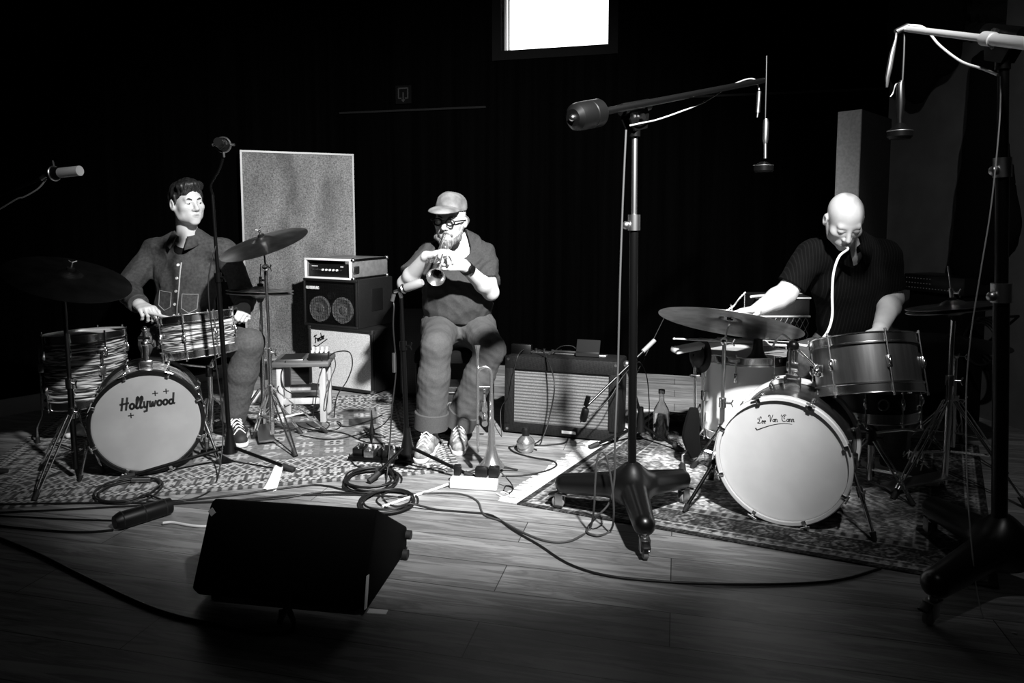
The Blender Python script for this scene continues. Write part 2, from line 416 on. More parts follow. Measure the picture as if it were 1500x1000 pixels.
# ------------------------------------------------------------------ smooth bodies: blended distance fields turned into one surface
def _n3(a): return np.array([a[0], a[1], a[2]], np.float32)
class SDF:
    def __init__(s, lo, hi, h):
        s.h = h; s.lo = _n3(lo); s.dim = np.ceil((_n3(hi) - s.lo) / h).astype(int) + 1
        s.a = np.full(s.dim, .3, np.float32)
    def _grid(s, lo, hi):
        i0 = np.clip(np.floor((lo - s.lo) / s.h).astype(int), 0, s.dim - 1); i1 = np.clip(np.ceil((hi - s.lo) / s.h).astype(int) + 1, 1, s.dim)
        sl = tuple(slice(a, max(b, a + 1)) for a, b in zip(i0, i1))
        ax = [s.lo[k] + s.h * np.arange(sl[k].start, sl[k].stop, dtype=np.float32) for k in range(3)]
        return sl, ax[0][:, None, None], ax[1][None, :, None], ax[2][None, None, :]
    def _put(s, sl, d, k, sub=False):
        o = s.a[sl]
        if sub:
            h = np.clip(.5 - .5 * (o + d) / k, 0, 1); s.a[sl] = o * (1 - h) + (-d) * h + k * h * (1 - h)
        else:
            h = np.clip(.5 + .5 * (o - d) / k, 0, 1); s.a[sl] = o * (1 - h) + d * h - k * h * (1 - h)
    def cap(s, a, b, ra, rb=None, k=.02, flat=None, sub=False):
        rb = ra if rb is None else rb; a, b = _n3(a), _n3(b); m = max(ra, rb) + k + 3 * s.h
        sl, X, Y, Z = s._grid(np.minimum(a, b) - m, np.maximum(a, b) + m)
        px, py, pz = X - a[0], Y - a[1], Z - a[2]; ba = b - a
        if flat is not None:                     # squash along one direction
            n = _n3(flat[0]); q = flat[1] - 1
            dn = (px * n[0] + py * n[1] + pz * n[2]) * q
            px, py, pz = px + dn * n[0], py + dn * n[1], pz + dn * n[2]
            ba = ba + q * ba.dot(n) * n
        t = np.clip((px * ba[0] + py * ba[1] + pz * ba[2]) / max(float(ba.dot(ba)), 1e-9), 0, 1)
        d = np.sqrt((px - t * ba[0]) ** 2 + (py - t * ba[1]) ** 2 + (pz - t * ba[2]) ** 2) - (ra + (rb - ra) * t)
        s._put(sl, d, k, sub); return s
    def ell(s, c, r, rot=None, k=.02, sub=False):
        c = _n3(c); m = max(r) + k + 3 * s.h
        sl, X, Y, Z = s._grid(c - m, c + m); px, py, pz = X - c[0], Y - c[1], Z - c[2]
        if rot is not None:
            q = np.array(rot.transposed(), np.float32)
            px, py, pz = (q[0, 0] * px + q[0, 1] * py + q[0, 2] * pz, q[1, 0] * px + q[1, 1] * py + q[1, 2] * pz, q[2, 0] * px + q[2, 1] * py + q[2, 2] * pz)
        k0 = np.sqrt((px / r[0]) ** 2 + (py / r[1]) ** 2 + (pz / r[2]) ** 2)
        k1 = np.sqrt((px / r[0] ** 2) ** 2 + (py / r[1] ** 2) ** 2 + (pz / r[2] ** 2) ** 2) + 1e-6
        s._put(sl, k0 * (k0 - 1) / k1, k, sub); return s
    def join(s, o, k=.01):                       # blend another field on the same grid into this one
        h = np.clip(.5 + .5 * (s.a - o.a) / k, 0, 1); s.a = s.a * (1 - h) + o.a * h - k * h * (1 - h); return s
    def cut(s, p, n):                            # drop everything on the n side of the plane
        p, n = _n3(p), _n3(V(n).normalized())
        sl, X, Y, Z = s._grid(s.lo, s.lo + s.h * s.dim)
        s.a = np.maximum(s.a, (X - p[0]) * n[0] + (Y - p[1]) * n[1] + (Z - p[2]) * n[2]); return s
    def cut_local(s, p, n, rad):                 # the same within a ball around p
        p, n = _n3(p), _n3(V(n).normalized())
        sl, X, Y, Z = s._grid(p - rad, p + rad)
        X, Y, Z = X - p[0], Y - p[1], Z - p[2]
        d = X * n[0] + Y * n[1] + Z * n[2]; inside = np.sqrt(X * X + Y * Y + Z * Z) < rad
        s.a[sl] = np.where(inside, np.maximum(s.a[sl], d), s.a[sl]); return s
    def wrinkle(s, amp, freq, seed, stretch=(1, 1, 1)):
        rg = np.random.RandomState(seed); sl, X, Y, Z = s._grid(s.lo, s.lo + s.h * s.dim)
        acc = np.zeros(s.dim, np.float32); near = np.abs(s.a) < .03
        I = np.nonzero(near); x = s.lo[0] + s.h * I[0]; y = s.lo[1] + s.h * I[1]; z = s.lo[2] + s.h * I[2]
        x, y, z = x * stretch[0], y * stretch[1], z * stretch[2]; v = 0
        wx = .03 * np.sin(17 * y + 11 * z); wz = .03 * np.sin(15 * x + 9 * y)
        for i in range(6):
            d = rg.normal(size=3); d /= np.linalg.norm(d); f = freq * (.6 + .35 * i)
            v = v + (1 - 2 * np.abs(np.sin(f * (d[0] * (x + wx) + d[1] * y + d[2] * (z + wz)) + rg.rand() * 6))) / (1 + .5 * i)
        acc[I] = v * amp / 3; s.a -= acc; return s
    def surface(s):
        a = s.a; neg = a < 0; nx, ny, nz = np.array(a.shape) - 1
        cnt = np.zeros((nx, ny, nz), np.uint8)
        for i in (0, 1):
            for j in (0, 1):
                for k in (0, 1): cnt += neg[i:i + nx, j:j + ny, k:k + nz]
        I, J, K = np.nonzero((cnt > 0) & (cnt < 8))
        idx = np.full((nx, ny, nz), -1, np.int32); idx[I, J, K] = np.arange(len(I))
        val = {(i, j, k): a[I + i, J + j, K + k] for i in (0, 1) for j in (0, 1) for k in (0, 1)}
        acc = np.zeros((len(I), 3), np.float32); n = np.zeros(len(I), np.float32)
        for c in val:
            for ax in range(3):
                if c[ax]: continue
                e = list(c); e[ax] = 1; va, vb = val[c], val[tuple(e)]; m = (va < 0) != (vb < 0)
                t = np.where(m, va / np.where(m, va - vb, 1), 0)
                p = np.zeros((len(I), 3), np.float32) + np.array(c, np.float32); p[:, ax] += t
                acc += p * m[:, None]; n += m
        vs = (acc / n[:, None] + np.stack([I, J, K], 1)) * s.h + s.lo
        fs = []
        for ax in range(3):
            sh = [slice(1, -1)] * 3; sh[ax] = slice(0, -1); sh2 = list(sh); sh2[ax] = slice(1, None)
            A = neg[tuple(sh)]; B = neg[tuple(sh2)]
            e = np.nonzero(A != B); base = [e[q] + (0 if q == ax else 1) for q in range(3)]
            u, v = [(1, 2), (2, 0), (0, 1)][ax]; q = []
            for du, dv in ((-1, -1), (0, -1), (0, 0), (-1, 0)):
                c = [b.copy() for b in base]; c[u] = c[u] + du; c[v] = c[v] + dv; q.append(idx[c[0], c[1], c[2]])
            q = np.stack(q, 1); flip = ~A[e]; q[flip] = q[flip][:, ::-1]; fs.append(q)
        fs = np.concatenate(fs); fs = fs[(fs >= 0).all(1)]
        return vs, fs
    def build(s, name, m, parent, label=None, tint=None, relax=1):
        vs, fs = s.surface()
        for _ in range(relax):                   # one light smoothing pass takes off the grid's steps
            acc = np.zeros_like(vs); n = np.zeros(len(vs), np.float32)
            for i in range(4):
                p, q = fs[:, i], fs[:, (i + 1) % 4]
                for u, v in ((p, q), (q, p)):
                    for ax in range(3): acc[:, ax] += np.bincount(u, vs[v, ax], len(vs))
                    n += np.bincount(u, minlength=len(vs))
            vs = vs * .5 + .5 * acc / np.maximum(n, 1)[:, None]
        me = bpy.data.meshes.new(name)
        t = np.array(_inv[parent.name]); lv = vs @ t[:3, :3].T + t[:3, 3]
        me.vertices.add(len(lv)); me.vertices.foreach_set('co', lv.astype(np.float32).ravel())
        me.loops.add(fs.size); me.loops.foreach_set('vertex_index', fs.astype(np.int32).ravel())
        me.polygons.add(len(fs)); me.polygons.foreach_set('loop_start', np.arange(0, fs.size, 4, dtype=np.int32))
        me.polygons.foreach_set('use_smooth', np.ones(len(fs), bool)); me.update(calc_edges=True); me.validate()
        if tint is not None:
            c = np.ones((len(vs), 4), np.float32); c[:, :3] = tint(vs)[:, None]
            me.color_attributes.new('tint', 'FLOAT_COLOR', 'POINT').data.foreach_set('color', c.ravel())
        return link_mesh(name, me, m, parent, label)

# a head: local axes x = the person's left, y = forward (the nose), z = up; origin at eye level in the middle of the skull
class Head:
    def __init__(s, c, yaw, pitch=0, roll=0, k=1.0):
        # yaw 0 looks at the camera (-Y); positive turns towards +X; pitch positive looks down
        f = V((math.sin(yaw), -math.cos(yaw), 0)); u = V((0, 0, 1)); x = f.cross(u)
        q = Quaternion(x, -pitch); f = q @ f; u = q @ u
        q = Quaternion(f, roll); u = q @ u; x = f.cross(u)
        s.R = Matrix((-x, f, u)).transposed(); s.c = V(c); s.k = k
        s.R = Matrix((x, f, u)).transposed()
    def p(s, x, y, z): return s.c + s.R @ (V((x, y, z)) * s.k)
    def m4(s):
        m = s.R.to_4x4(); m.translation = s.c; return m
    def flesh(s, d, nose=1.0, jaw=1.0, lid=1.0):
        k = s.k; E = lambda c, r, kk=.02, sub=False: d.ell(s.p(*c), [q * k for q in r], s.R, kk, sub)
        C = lambda a, b, ra, rb, kk=.01, sub=False: d.cap(s.p(*a), s.p(*b), ra * k, rb * k, kk, None, sub)
        E((0, -.012, .035), (.0745, .095, .082)); E((0, .022, -.02), (.064, .07, .085)); E((0, .03, -.078), (.05 * jaw, .056, .036), .025)
        E((0, .072, -.103), (.022 * jaw, .016, .016), .02); E((0, .07, -.066), (.032, .022, .026), .02)
        C((-.036, .072, .022), (.036, .072, .022), .012, .012, .014)
        for sx in (-1, 1):
            E((sx * .044, .055, -.022), (.022, .022, .02), .022); E((sx * .046 * jaw, .024, -.050), (.012, .030, .030), .02)
            E((sx * .031, .092, .003), (.017, .014, .011), .010, True)
            E((sx * .031, .073 + .004 * (lid - 1), .002), (.0125 * lid, .0115 * lid, .0095 * lid), .004)
            C((sx * .019, .0835, .0075), (sx * .043, .078, .006), .004, .004, .005)
            C((sx * .046 * jaw, .02, -.075), (sx * .058, -.01, -.03), .014, .014, .02)
            E((sx * .079, -.012, -.008), (.009, .020, .032), .008); E((sx * .0845, -.006, -.006), (.004, .009, .017), .004, True)
            E((sx * .0125 * nose, .094, -.036), (.009, .010, .0075), .006)
        C((0, .084, .012), (0, .107 * nose ** .5, -.03), .0075, .0115 * nose, .010)
        C((-.02, .083, -.0625), (.02, .083, -.0625), .0055, .0055, .006); C((-.017, .0835, -.0735), (.017, .0835, -.0735), .0065, .0065, .006)
        E((0, .096, -.068), (.024, .008, .0016), .003, True)
    def lips(s, vs):                             # darker lips and a little under the brows
        q = (vs - np.array(s.c)) @ np.array(s.R) / s.k
        t = np.ones(len(vs), np.float32)
        e = (q[:, 0] / .024) ** 2 + ((q[:, 2] + .068) / .0125) ** 2
        t = np.where(q[:, 1] > .075, np.clip(.62 + .38 * (e - .5) / .6, .62, 1), 1).astype(np.float32)
        return t
    def features(s, root, brow=True, eyes=True, gaze=0.0):
        for i, sx in enumerate((-1, 1)):
            if eyes:
              mb = MB(); mb.ball(s.p(sx * .031, .0765, -.0005), .0092 * s.k, 8); o = mb.build('eye', M['eye'], root)
              MB().ball(s.p(sx * .031 + gaze, .0815, -.001), .0055 * s.k, 6).build('iris', M['iris'], o)
            if brow:
                MB().tube([s.p(sx * .014, .087, .0175), s.p(sx * .03, .0865, .0245), s.p(sx * .047, .073, .0205)], [.0035, .005, .0025], 6, 5).build('eyebrow', M['hair'], root)

def hand(d, wr, fwd, palm, side, curl=(.5, .6, .5), thumb=.4, spread=.0, k=1.0, each=None):
    """palm = direction the palm faces, side = +1 right hand, -1 left; curl = bends at the three finger joints."""
    f = V(fwd).normalized(); n = V(palm); n = (n - f * n.dot(f)).normalized(); s = f.cross(n) * side; wr = V(wr)
    tips = []
    kn = []
    for i in range(4):
        b = wr + (f * (.092, .095, .09, .08)[i] + s * (.031 - .0205 * i) - n * (.004 if i in (1, 2) else 0)) * k
        kn.append(b); d.cap(wr + s * (.016 - .011 * i) * k, b, .0155 * k, .0125 * k, .014)
    d.cap(kn[0] * .6 + wr * .4, kn[3] * .6 + wr * .4, .012 * k, .012 * k, .014)
    for i in range(4):
        L = ((.043, .026, .021), (.047, .03, .022), (.044, .028, .021), (.034, .021, .019))[i]
        c = each[i] if each else curl; a = 0; p = kn[i]; sp = spread * (1.5 - i)
        for j in range(3):
            a += c[j] * (1 + .06 * (i - 1)); q = p + (f * math.cos(a) + n * math.sin(a) + s * sp * math.cos(a)) * L[j] * k
            r0, r1 = ((.0098, .009), (.009, .0082), (.0082, .007))[j]
            d.cap(p, q, r0 * k, r1 * k, .0045); p = q
        tips.append(p)
    p = wr + (f * .022 + s * .026 + n * .006) * k; d.cap(wr + f * .01 * k, p, .016 * k, .014 * k, .012)
    for j, L in enumerate((.042, .032, .026)):
        a = thumb * (j + .3)
        dr = (f * (.62 + .25 * j) + s * (.75 - .38 * j) + n * (.25 + a * .6)).normalized(); q = p + dr * L * k
        d.cap(p, q, (.0135, .0115, .010)[j] * k, (.0115, .010, .0082)[j] * k, .006); p = q
    return tips, p
# ------------------------------------------------------------------ builders for the instruments and stands
LUGM, CHR = 'chrome', 'chrome'
def drum(kind, label, cat, M4, rad, L, shell, top, bottom, nl=8, phase=0.0, hoop='chrome', bass=False, group=None, air=True):
    """A drum about its local Z axis, centre at the origin, batter (or front) head at +L/2."""
    t = thing(kind, label, cat, M4=M4, group=group); h = L / 2
    MB().lathe([(rad, -h), (rad, h), (rad - .006, h), (rad - .006, -h), (rad, -h)], n=64).build('shell', M[shell], t, local=True)
    for sgn, hm in ((1, top), (-1, bottom)):
        z = h + .004
        hd = MB().lathe([(rad + .001, (z - .012) * sgn), (rad + .001, (z - .001) * sgn), (rad - .004, (z + .001) * sgn), (rad - .010, z * sgn), (0, z * sgn)], n=64).build(
            'front_head' if bass and sgn > 0 else ('batter_head' if bass or sgn > 0 else 'resonant_head'), M[hm], t, local=True)
        if sgn > 0: front = hd
        if bass: pr = [(rad + .002, h - .022), (rad + .016, h - .022), (rad + .018, h - .016), (rad + .018, h + .014), (rad + .014, h + .018), (rad + .002, h + .018), (rad + .002, h - .022)]
        else: pr = [(rad + .003, h - .026), (rad + .010, h - .026), (rad + .010, h - .020), (rad + .005, h - .018), (rad + .005, h + .014), (rad + .012, h + .016), (rad + .010, h + .019), (rad + .002, h + .017), (rad + .003, h - .026)]
        MB().lathe([(a, b * sgn) for a, b in pr], n=64).build('hoop', M[hoop], t, local=True)
    for i in range(nl):
        a = phase + 2 * PI * i / nl; c, s_ = math.cos(a), math.sin(a); rt = Matrix.Rotation(a, 3, 'Z')
        for sgn in ((1, -1) if L > .22 or bass else (1,)):
            zc = (h - .085 if bass or L > .3 else h - .06) * sgn if (L > .22 or bass) else 0
            lg = MB(); lg.box((c * (rad + .009), s_ * (rad + .009), zc), (.018, .017, .05), rt, .005)
            lg.ball((c * (rad + .016), s_ * (rad + .016), zc), (.008, .008, .018), 6)
            lg.build('lug', M[LUGM], t, local=True)
        for sgn in (1, -1):
            rr = rad + (.022 if bass else .012); zt = (h + (.020 if bass else .020)) * sgn; zb = (h - .09) * sgn if (bass or L > .3) else ((h - .07) * sgn if L > .22 else .01 * sgn)
            rod = MB().cyl((c * rr, s_ * rr, zb), (c * rr, s_ * rr, zt), .0032, n=8)
            if bass:
                rod.box((c * (rad + .012), s_ * (rad + .012), (h + .019) * sgn), (.030, .016, .008), rt, .002)
                rod.cyl((c * rr - s_ * .018, s_ * rr + c * .018, (h + .030) * sgn), (c * rr + s_ * .018, s_ * rr - c * .018, (h + .030) * sgn), .004, n=8)
                rod.cyl((c * rr, s_ * rr, zt), (c * rr, s_ * rr, (h + .030) * sgn), .0035, n=8)
            else: rod.cyl((c * rr, s_ * rr, zt - .002 * sgn), (c * rr, s_ * rr, zt + .010 * sgn), .0052, n=8)
            rod.build('tension_rod', M[CHR], t, local=True)
    if air:
        MB().torus((rad * math.cos(phase + .4), rad * math.sin(phase + .4), 0), (math.cos(phase + .4), math.sin(phase + .4), 0), .007, .0022, 16, 6).build('air_vent', M[CHR], t, local=True)
    return t, front

CYM = lambda r: [(.006, .021), (.022, .0225), (.042, .015), (.055, .0045), (.062, .002), (r * .45, -.0035), (r * .8, -.013), (r, -.021), (r, -.0222), (r * .8, -.0145), (r * .45, -.005), (.062, .0005), (.055, .003), (.042, .0135), (.022, .021), (.006, .0195), (.006, .021)]
def cymbal_on(t, c, nrm, r, m, name='cymbal', label=None):
    mb = MB().lathe(CYM(r), F4(c, nrm), 72); return mb.build(name, M[m], t, label)

def legs3(t, base, top_z, span, az, foot_z, double=True, m='chrome', r=.006, spread_z=None, mid=None, feet='rubber'):
    """Three folding legs round a tube: az = compass angles; each a child leg with its rubber foot."""
    b = V(base); out = []
    for i, a in enumerate(az):
        sp = span[i] if isinstance(span, (list, tuple)) else span
        d = V((math.cos(a), math.sin(a), 0)); n = V((-d.y, d.x, 0)); ft = b + d * sp; ft.z = foot_z
        hi = V((b.x, b.y, top_z)) + d * .02; mb = MB()
        if double:
            for sg in (-1, 1):
                mb.tube([hi + n * .011 * sg, hi.lerp(ft, .5) + n * .013 * sg + V((0, 0, .012)), ft + n * .006 * sg + V((0, 0, .018))], r * .8, 6, 4, flat=.6)
                lo = V((b.x, b.y, (spread_z or top_z * .45))) + d * .018; md = hi.lerp(ft, .55) + V((0, 0, .010))
                mb.tube([lo + n * .008 * sg, md + n * .009 * sg], r * .7, 6)
        else:
            mb.tube([hi, ft + V((0, 0, .012))], r, 10)
            if spread_z: mb.tube([V((b.x, b.y, spread_z)) + d * .016, hi.lerp(ft, .45)], r * .5, 6)
        lg = mb.build('leg', M[m], t); dr = (ft - hi).normalized()
        MB().cyl(ft - dr * .035 + V((0, 0, .013)), ft + dr * .012 + V((0, 0, .0135)), .011, .0125).build('rubber_foot', M[feet], lg)
        out.append(ft)
    return out
def wing(mb, c, d, n):
    c, d, n = V(c), V(d).normalized(), V(n).normalized()
    mb.cyl(c, c + d * .028, .006); mb.tube([c + d * .026 - n * .002, c + d * .036 + n * .018], .0038, 6); mb.tube([c + d * .026 + n * .002, c + d * .036 - n * .018], .0038, 6)

def tube_stand(t, base, zs, rs, mats, top=None):
    """Telescoping vertical (or leaning) tubes: zs are the joint heights."""
    b = V(base); tp = V(top) if top is not None else V((b.x, b.y, zs[-1]))
    at_ = lambda z: b.lerp(tp, (z - b.z) / (tp.z - b.z))
    for i in range(len(zs) - 1):
        MB().cyl(at_(zs[i]), at_(zs[i + 1]), rs[i]).build(('lower_tube', 'middle_tube', 'upper_tube')[min(i, 2)] if len(zs) > 3 else ('lower_tube', 'upper_tube')[i], M[mats[i]], t)
        if i < len(zs) - 2:
            j = MB().cyl(at_(zs[i + 1] - .022), at_(zs[i + 1] + .022), rs[i] + .006); wing(j, at_(zs[i + 1]) + V((rs[i], -.004, 0)), (1, -.5, 0), (0, 0, 1)); j.build('height_clamp', M['chrome'] if mats[i] != 'black_metal' else M['black_metal'], t)
    return at_

def cymbal_stand(label, base, joint, cpos, nrm, r, m, az, span, hub_z, foot_z=0.0, group=None, cat='cymbal stand', rod_len=.05, tubem='chrome'):
    b = V(base); t = thing('cymbal_stand', label, cat, (b.x, b.y, foot_z), group); J = V(joint); c = V(cpos); n = V(nrm).normalized()
    legs3(t, b, hub_z, span, az, foot_z)
    tube_stand(t, (b.x, b.y, .05 + foot_z), [.05 + foot_z, (J.z + .05) * .5, J.z], [.0125, .0095], [tubem, tubem], J)
    k = MB().cyl(V((b.x, b.y, hub_z - .02)), V((b.x, b.y, hub_z + .03)), .02); wing(k, (b.x + .015, b.y - .01, hub_z + .01), (1, -.4, 0), (0, 0, 1)); k.build('leg_collar', M['chrome'], t)
    q = MB().ball(J, (.020, .016, .020), 8); wing(q, J + V((.012, -.006, 0)), (.8, -.7, 0), (0, 0, 1)); q.build('tilter', M['chrome'], t)
    MB().tube([J, J.lerp(c, .7) , c - n * .02, c + n * .055], .0048, 8).build('cymbal_rod', M['chrome'], t)
    cymbal_on(t, c, n, r, m)
    f = MB().cyl(c + n * .022, c + n * .034, .017); f.cyl(c - n * .002, c + n * .010, .015); f.build('felt_washer', M['black_cloth'], t)
    wg = MB(); wing(wg, c + n * .034, n, n.orthogonal()); wg.build('wing_nut', M['chrome'], t)
    return t

def hihat(label, base, z, r, m, az, span, hub_z, foot_z, toe, group=None, tilt=(0.02, -.03, 1), rodtop=.17):
    b = V(base); t = thing('hi_hat', label, 'hi-hat', (b.x, b.y, foot_z), group); n = V(tilt).normalized(); c = V((b.x, b.y, z))
    legs3(t, b, hub_z, span, az, foot_z)
    tube_stand(t, (b.x, b.y, .03 + foot_z), [.03 + foot_z, z * .62, z - .035], [.0135, .010], ['chrome', 'chrome'])
    cymbal_on(t, c + n * .026, n, r, m, 'top_cymbal'); cymbal_on(t, c, -n, r, m, 'bottom_cymbal')
    MB().cyl(c - n * .05, c + n * rodtop, .0032).build('pull_rod', M['chrome'], t)
    q = MB().cyl(c + n * .047, c + n * .06, .017); q.build('felt_washer', M['black_cloth'], t)
    q = MB().cyl(c + n * .06, c + n * .10, .009); wing(q, c + n * .08, (1, -.3, 0), (0, 0, 1)); q.build('clutch', M['chrome'], t)
    MB().cyl(c - n * .045, c - n * .02, .012, .026).build('cymbal_seat', M['black_plastic'], t)
    tv = V(toe); d = (V((tv.x, tv.y, 0)) - V((b.x, b.y, 0))); fr = frame((0, 0, 1), d)
    MB().box(V((b.x, b.y, foot_z + .045)) + d * .5, (d.length, .085, .012), fr @ Matrix.Rotation(R(10), 3, 'Y'), .004).build('footboard', M['steel'], t)
    return t

def snare_stand(t_label, c, z, base, foot_z, az, span):
    b = V(base); t = thing('snare_stand', t_label, 'drum stand', (b.x, b.y, foot_z))
    legs3(t, b, .24, span, az, foot_z)
    top = V((c.x, c.y, z - .03)); MB().cyl(V((b.x, b.y, .05 + foot_z)), V((b.x, b.y, z - .10)), .0125).build('lower_tube', M['chrome'], t)
    q = MB().cyl(V((b.x, b.y, z - .12)), V((b.x, b.y, z - .06)), .022); wing(q, (b.x + .02, b.y, z - .09), (1, -.4, 0), (0, 0, 1)); q.build('basket_clamp', M['gunmetal'], t)
    for i in range(3):
        a = az[0] + 2 * PI * i / 3 + .5; d = V((math.cos(a), math.sin(a), 0))
        MB().tube([V((b.x, b.y, z - .07)), top + d * .12 - V((0, 0, .004)), top + d * .19 + V((0, 0, .005)), top + d * .195 + V((0, 0, .03))], .006, 8, 4).build('basket_arm', M['chrome'], t)
    return t

def xlr(mb, a, b):
    a, b = V(a), V(b); mb.cyl(a, b, .0095); mb.cyl(b, b + (b - a).normalized() * .02, .006, .004)

def cable(label, pts, r=.0042, m='cable', per=8, name='cable', cat='cable', group=None, plug=None, kind=None):
    mb = MB().tube([V(p_) for p_ in pts], r, 8, per)
    if plug:
        q = [V(p_) for p_ in pts]; e = q[0] if plug == 'start' else q[-1]; f = q[1] if plug == 'start' else q[-2]
        d = (e - f).normalized(); mb.cyl(e - d * .01, e + d * .055, .0085)
    return mb.solo(name, M[m], label, cat, group, angle=60)
RUGS = []
def inside(poly, x, y):
    n = len(poly); s = [(poly[(i + 1) % n].x - poly[i].x) * (y - poly[i].y) - (poly[(i + 1) % n].y - poly[i].y) * (x - poly[i].x) for i in range(n)]
    return all(q >= 0 for q in s) or all(q <= 0 for q in s)
def gz(x, y):
    return .006 if any(inside(q, x, y) for q in RUGS) else 0.0
def B(px, py):                                 # a point on the floor or the rug that lies on it
    p_ = G(px, py); p_.z = gz(p_.x, p_.y); return p_
def FL(px, py, r=.0045, k=0):                  # a cable's axis lying on the floor there
    p_ = B(px, py); p_.z += r + .0005 + k; return p_
def on_floor(pts, r=.0045, lift=0.0):
    return [FL(x, y, r, lift) for x, y in pts]
# ------------------------------------------------------------------ the room
def struct(o): o['kind'] = 'structure'; return o
struct(MB().box((0, 3.2, -.05), (12, 9.4, .1)).build('floor', M['wood_floor']))
struct(MB().box((0, 3.2, 4.05), (12, 9.4, .1)).build('ceiling', M['black_wall']))
# the back wall runs from (-1.476, 6.3) rightwards to (2.66, 5.15)
bw0, bw1 = V((-1.476, 6.30, 0)), V((2.66, 5.145, 0)); bd = (bw1 - bw0).normalized(); bn = V((bd.y, -bd.x, 0))   # bn faces the camera
def on_back(px, py):                           # where a sight line meets the back wall
    d = ray(px, py); o = V((0, 0, CAMZ)); t = (bw0 - o).dot(bn) / d.dot(bn); return o + d * t
bm4 = Matrix((bd, V((0, 0, 1)), bn)).transposed().to_4x4(); bm4.translation = bw0
binv = bm4.inverted()
a_, b_ = binv @ on_back(745, 73), binv @ on_back(891, 66)
wx0, wx1, wz0, wz1 = a_.x - .06, b_.x, (a_.y + b_.y) / 2, (a_.y + b_.y) / 2 + .85
LB = (bw1 - bw0).length
wl = MB()
for x0, x1, z0, z1 in ((0, wx0, 0, 4), (wx1, LB, 0, 4), (wx0, wx1, 0, wz0), (wx0, wx1, wz1, 4)):
    wl.prism([(x0, z0), (x1, z0), (x1, z1), (x0, z1)], bm4, -.16, 0)
struct(wl.build('wall_back', M['black_wall']))
fw = MB(); e = .075
for x0, x1, z0, z1 in ((wx0 - e, wx1 + e, wz0 - e, wz0), (wx0 - e, wx1 + e, wz1, wz1 + e), (wx0 - e, wx0, wz0, wz1), (wx1, wx1 + e, wz0, wz1)):
    fw.prism([(x0, z0), (x1, z0), (x1, z1), (x0, z1)], bm4, -.12, .012)
win = struct(fw.build('window_1', M['frame_grey']))
sb = MB()
for x in (wx0 + .012, wx0 + .040): sb.prism([(x, wz0), (x + .011, wz0), (x + .011, wz1), (x, wz1)], bm4, -.09, -.05)
sb.build('sash_edge', M['frame_pale'], win)
MB().prism([(wx0, wz0), (wx1, wz0), (wx1, wz1), (wx0, wz1)], bm4, -.115, -.105).build('pane', M['window_light'], win)
for a, b in (((380, 171), (712, 157)), ((1000, 142), (1296, 131))):
    p0, p1 = on_back(*a), on_back(*b); z = (p0.z + p1.z) / 2; q0, q1 = binv @ p0, binv @ p1
    struct(MB().prism([(q0.x, z - .008), (q1.x, z - .008), (q1.x, z + .008), (q0.x, z + .008)], bm4, .0, .02).build('trim_1', mat('rail_grey', .006, .9, spec=.05)))
# the left wall comes towards the camera at an angle, a pale skirting along its foot
lw0, lw1 = V((-1.476, 6.30, 0)), V((-4.6, 2.807, 0)); ld = (lw0 - lw1).normalized(); ln = V((ld.y, -ld.x, 0))
lm4 = Matrix((ld, V((0, 0, 1)), ln)).transposed().to_4x4(); lm4.translation = lw1; LL = (lw0 - lw1).length
struct(MB().prism([(0, 0), (LL, 0), (LL, 4), (0, 4)], lm4, -.12, 0).build('wall_left', M['black_wall']))
struct(MB().prism([(0, 0), (LL - .02, 0), (LL - .02, .105), (0, .105)], lm4, 0.001, .018).build('baseboard_left', mat('skirting', .30, .6)))
# the right wall, dim plaster
rw0, rw1 = V((2.66, 5.145, 0)), V((3.75, 1.6, 0)); rd = (rw1 - rw0).normalized(); rn = V((rd.y, -rd.x, 0))
rm4 = Matrix((rd, V((0, 0, 1)), rn)).transposed().to_4x4(); rm4.translation = rw0; LR = (rw1 - rw0).length
struct(MB().prism([(0, 0), (LR, 0), (LR, 4), (0, 4)], rm4, -.12, 0).build('wall_right', M['grey_wall']))
def on_right(px, py):
    d = ray(px, py); o = V((0, 0, CAMZ)); t = (rw0 - o).dot(rn) / d.dot(rn); return o + d * t
# exit sign: arrow leaving a doorway
es = thing('exit_sign', 'small dark emergency exit sign with arrow on back wall', 'sign', on_back(592, 150))
c0 = binv @ on_back(592, 139); m2 = bm4 @ Matrix.Translation((c0.x, c0.y, 0))
MB().prism([(-.07, -.075), (.07, -.075), (.07, .075), (-.07, .075)], m2, .001, .02).build('sign_panel', M['sign'], es)
k = MB(); k.stroke([(-.018, -.03), (-.042, -.03), (-.042, .052), (.042, .052), (.042, -.03), (.018, -.03)], .010, m2, .0205); k.stroke([(0, .015), (0, -.05)], .010, m2, .0205)
k.prism([(-.02, -.04), (.02, -.04), (0, -.064)], m2, .0205, .0211); k.build('arrow_symbol', M['sign_ink'], es)

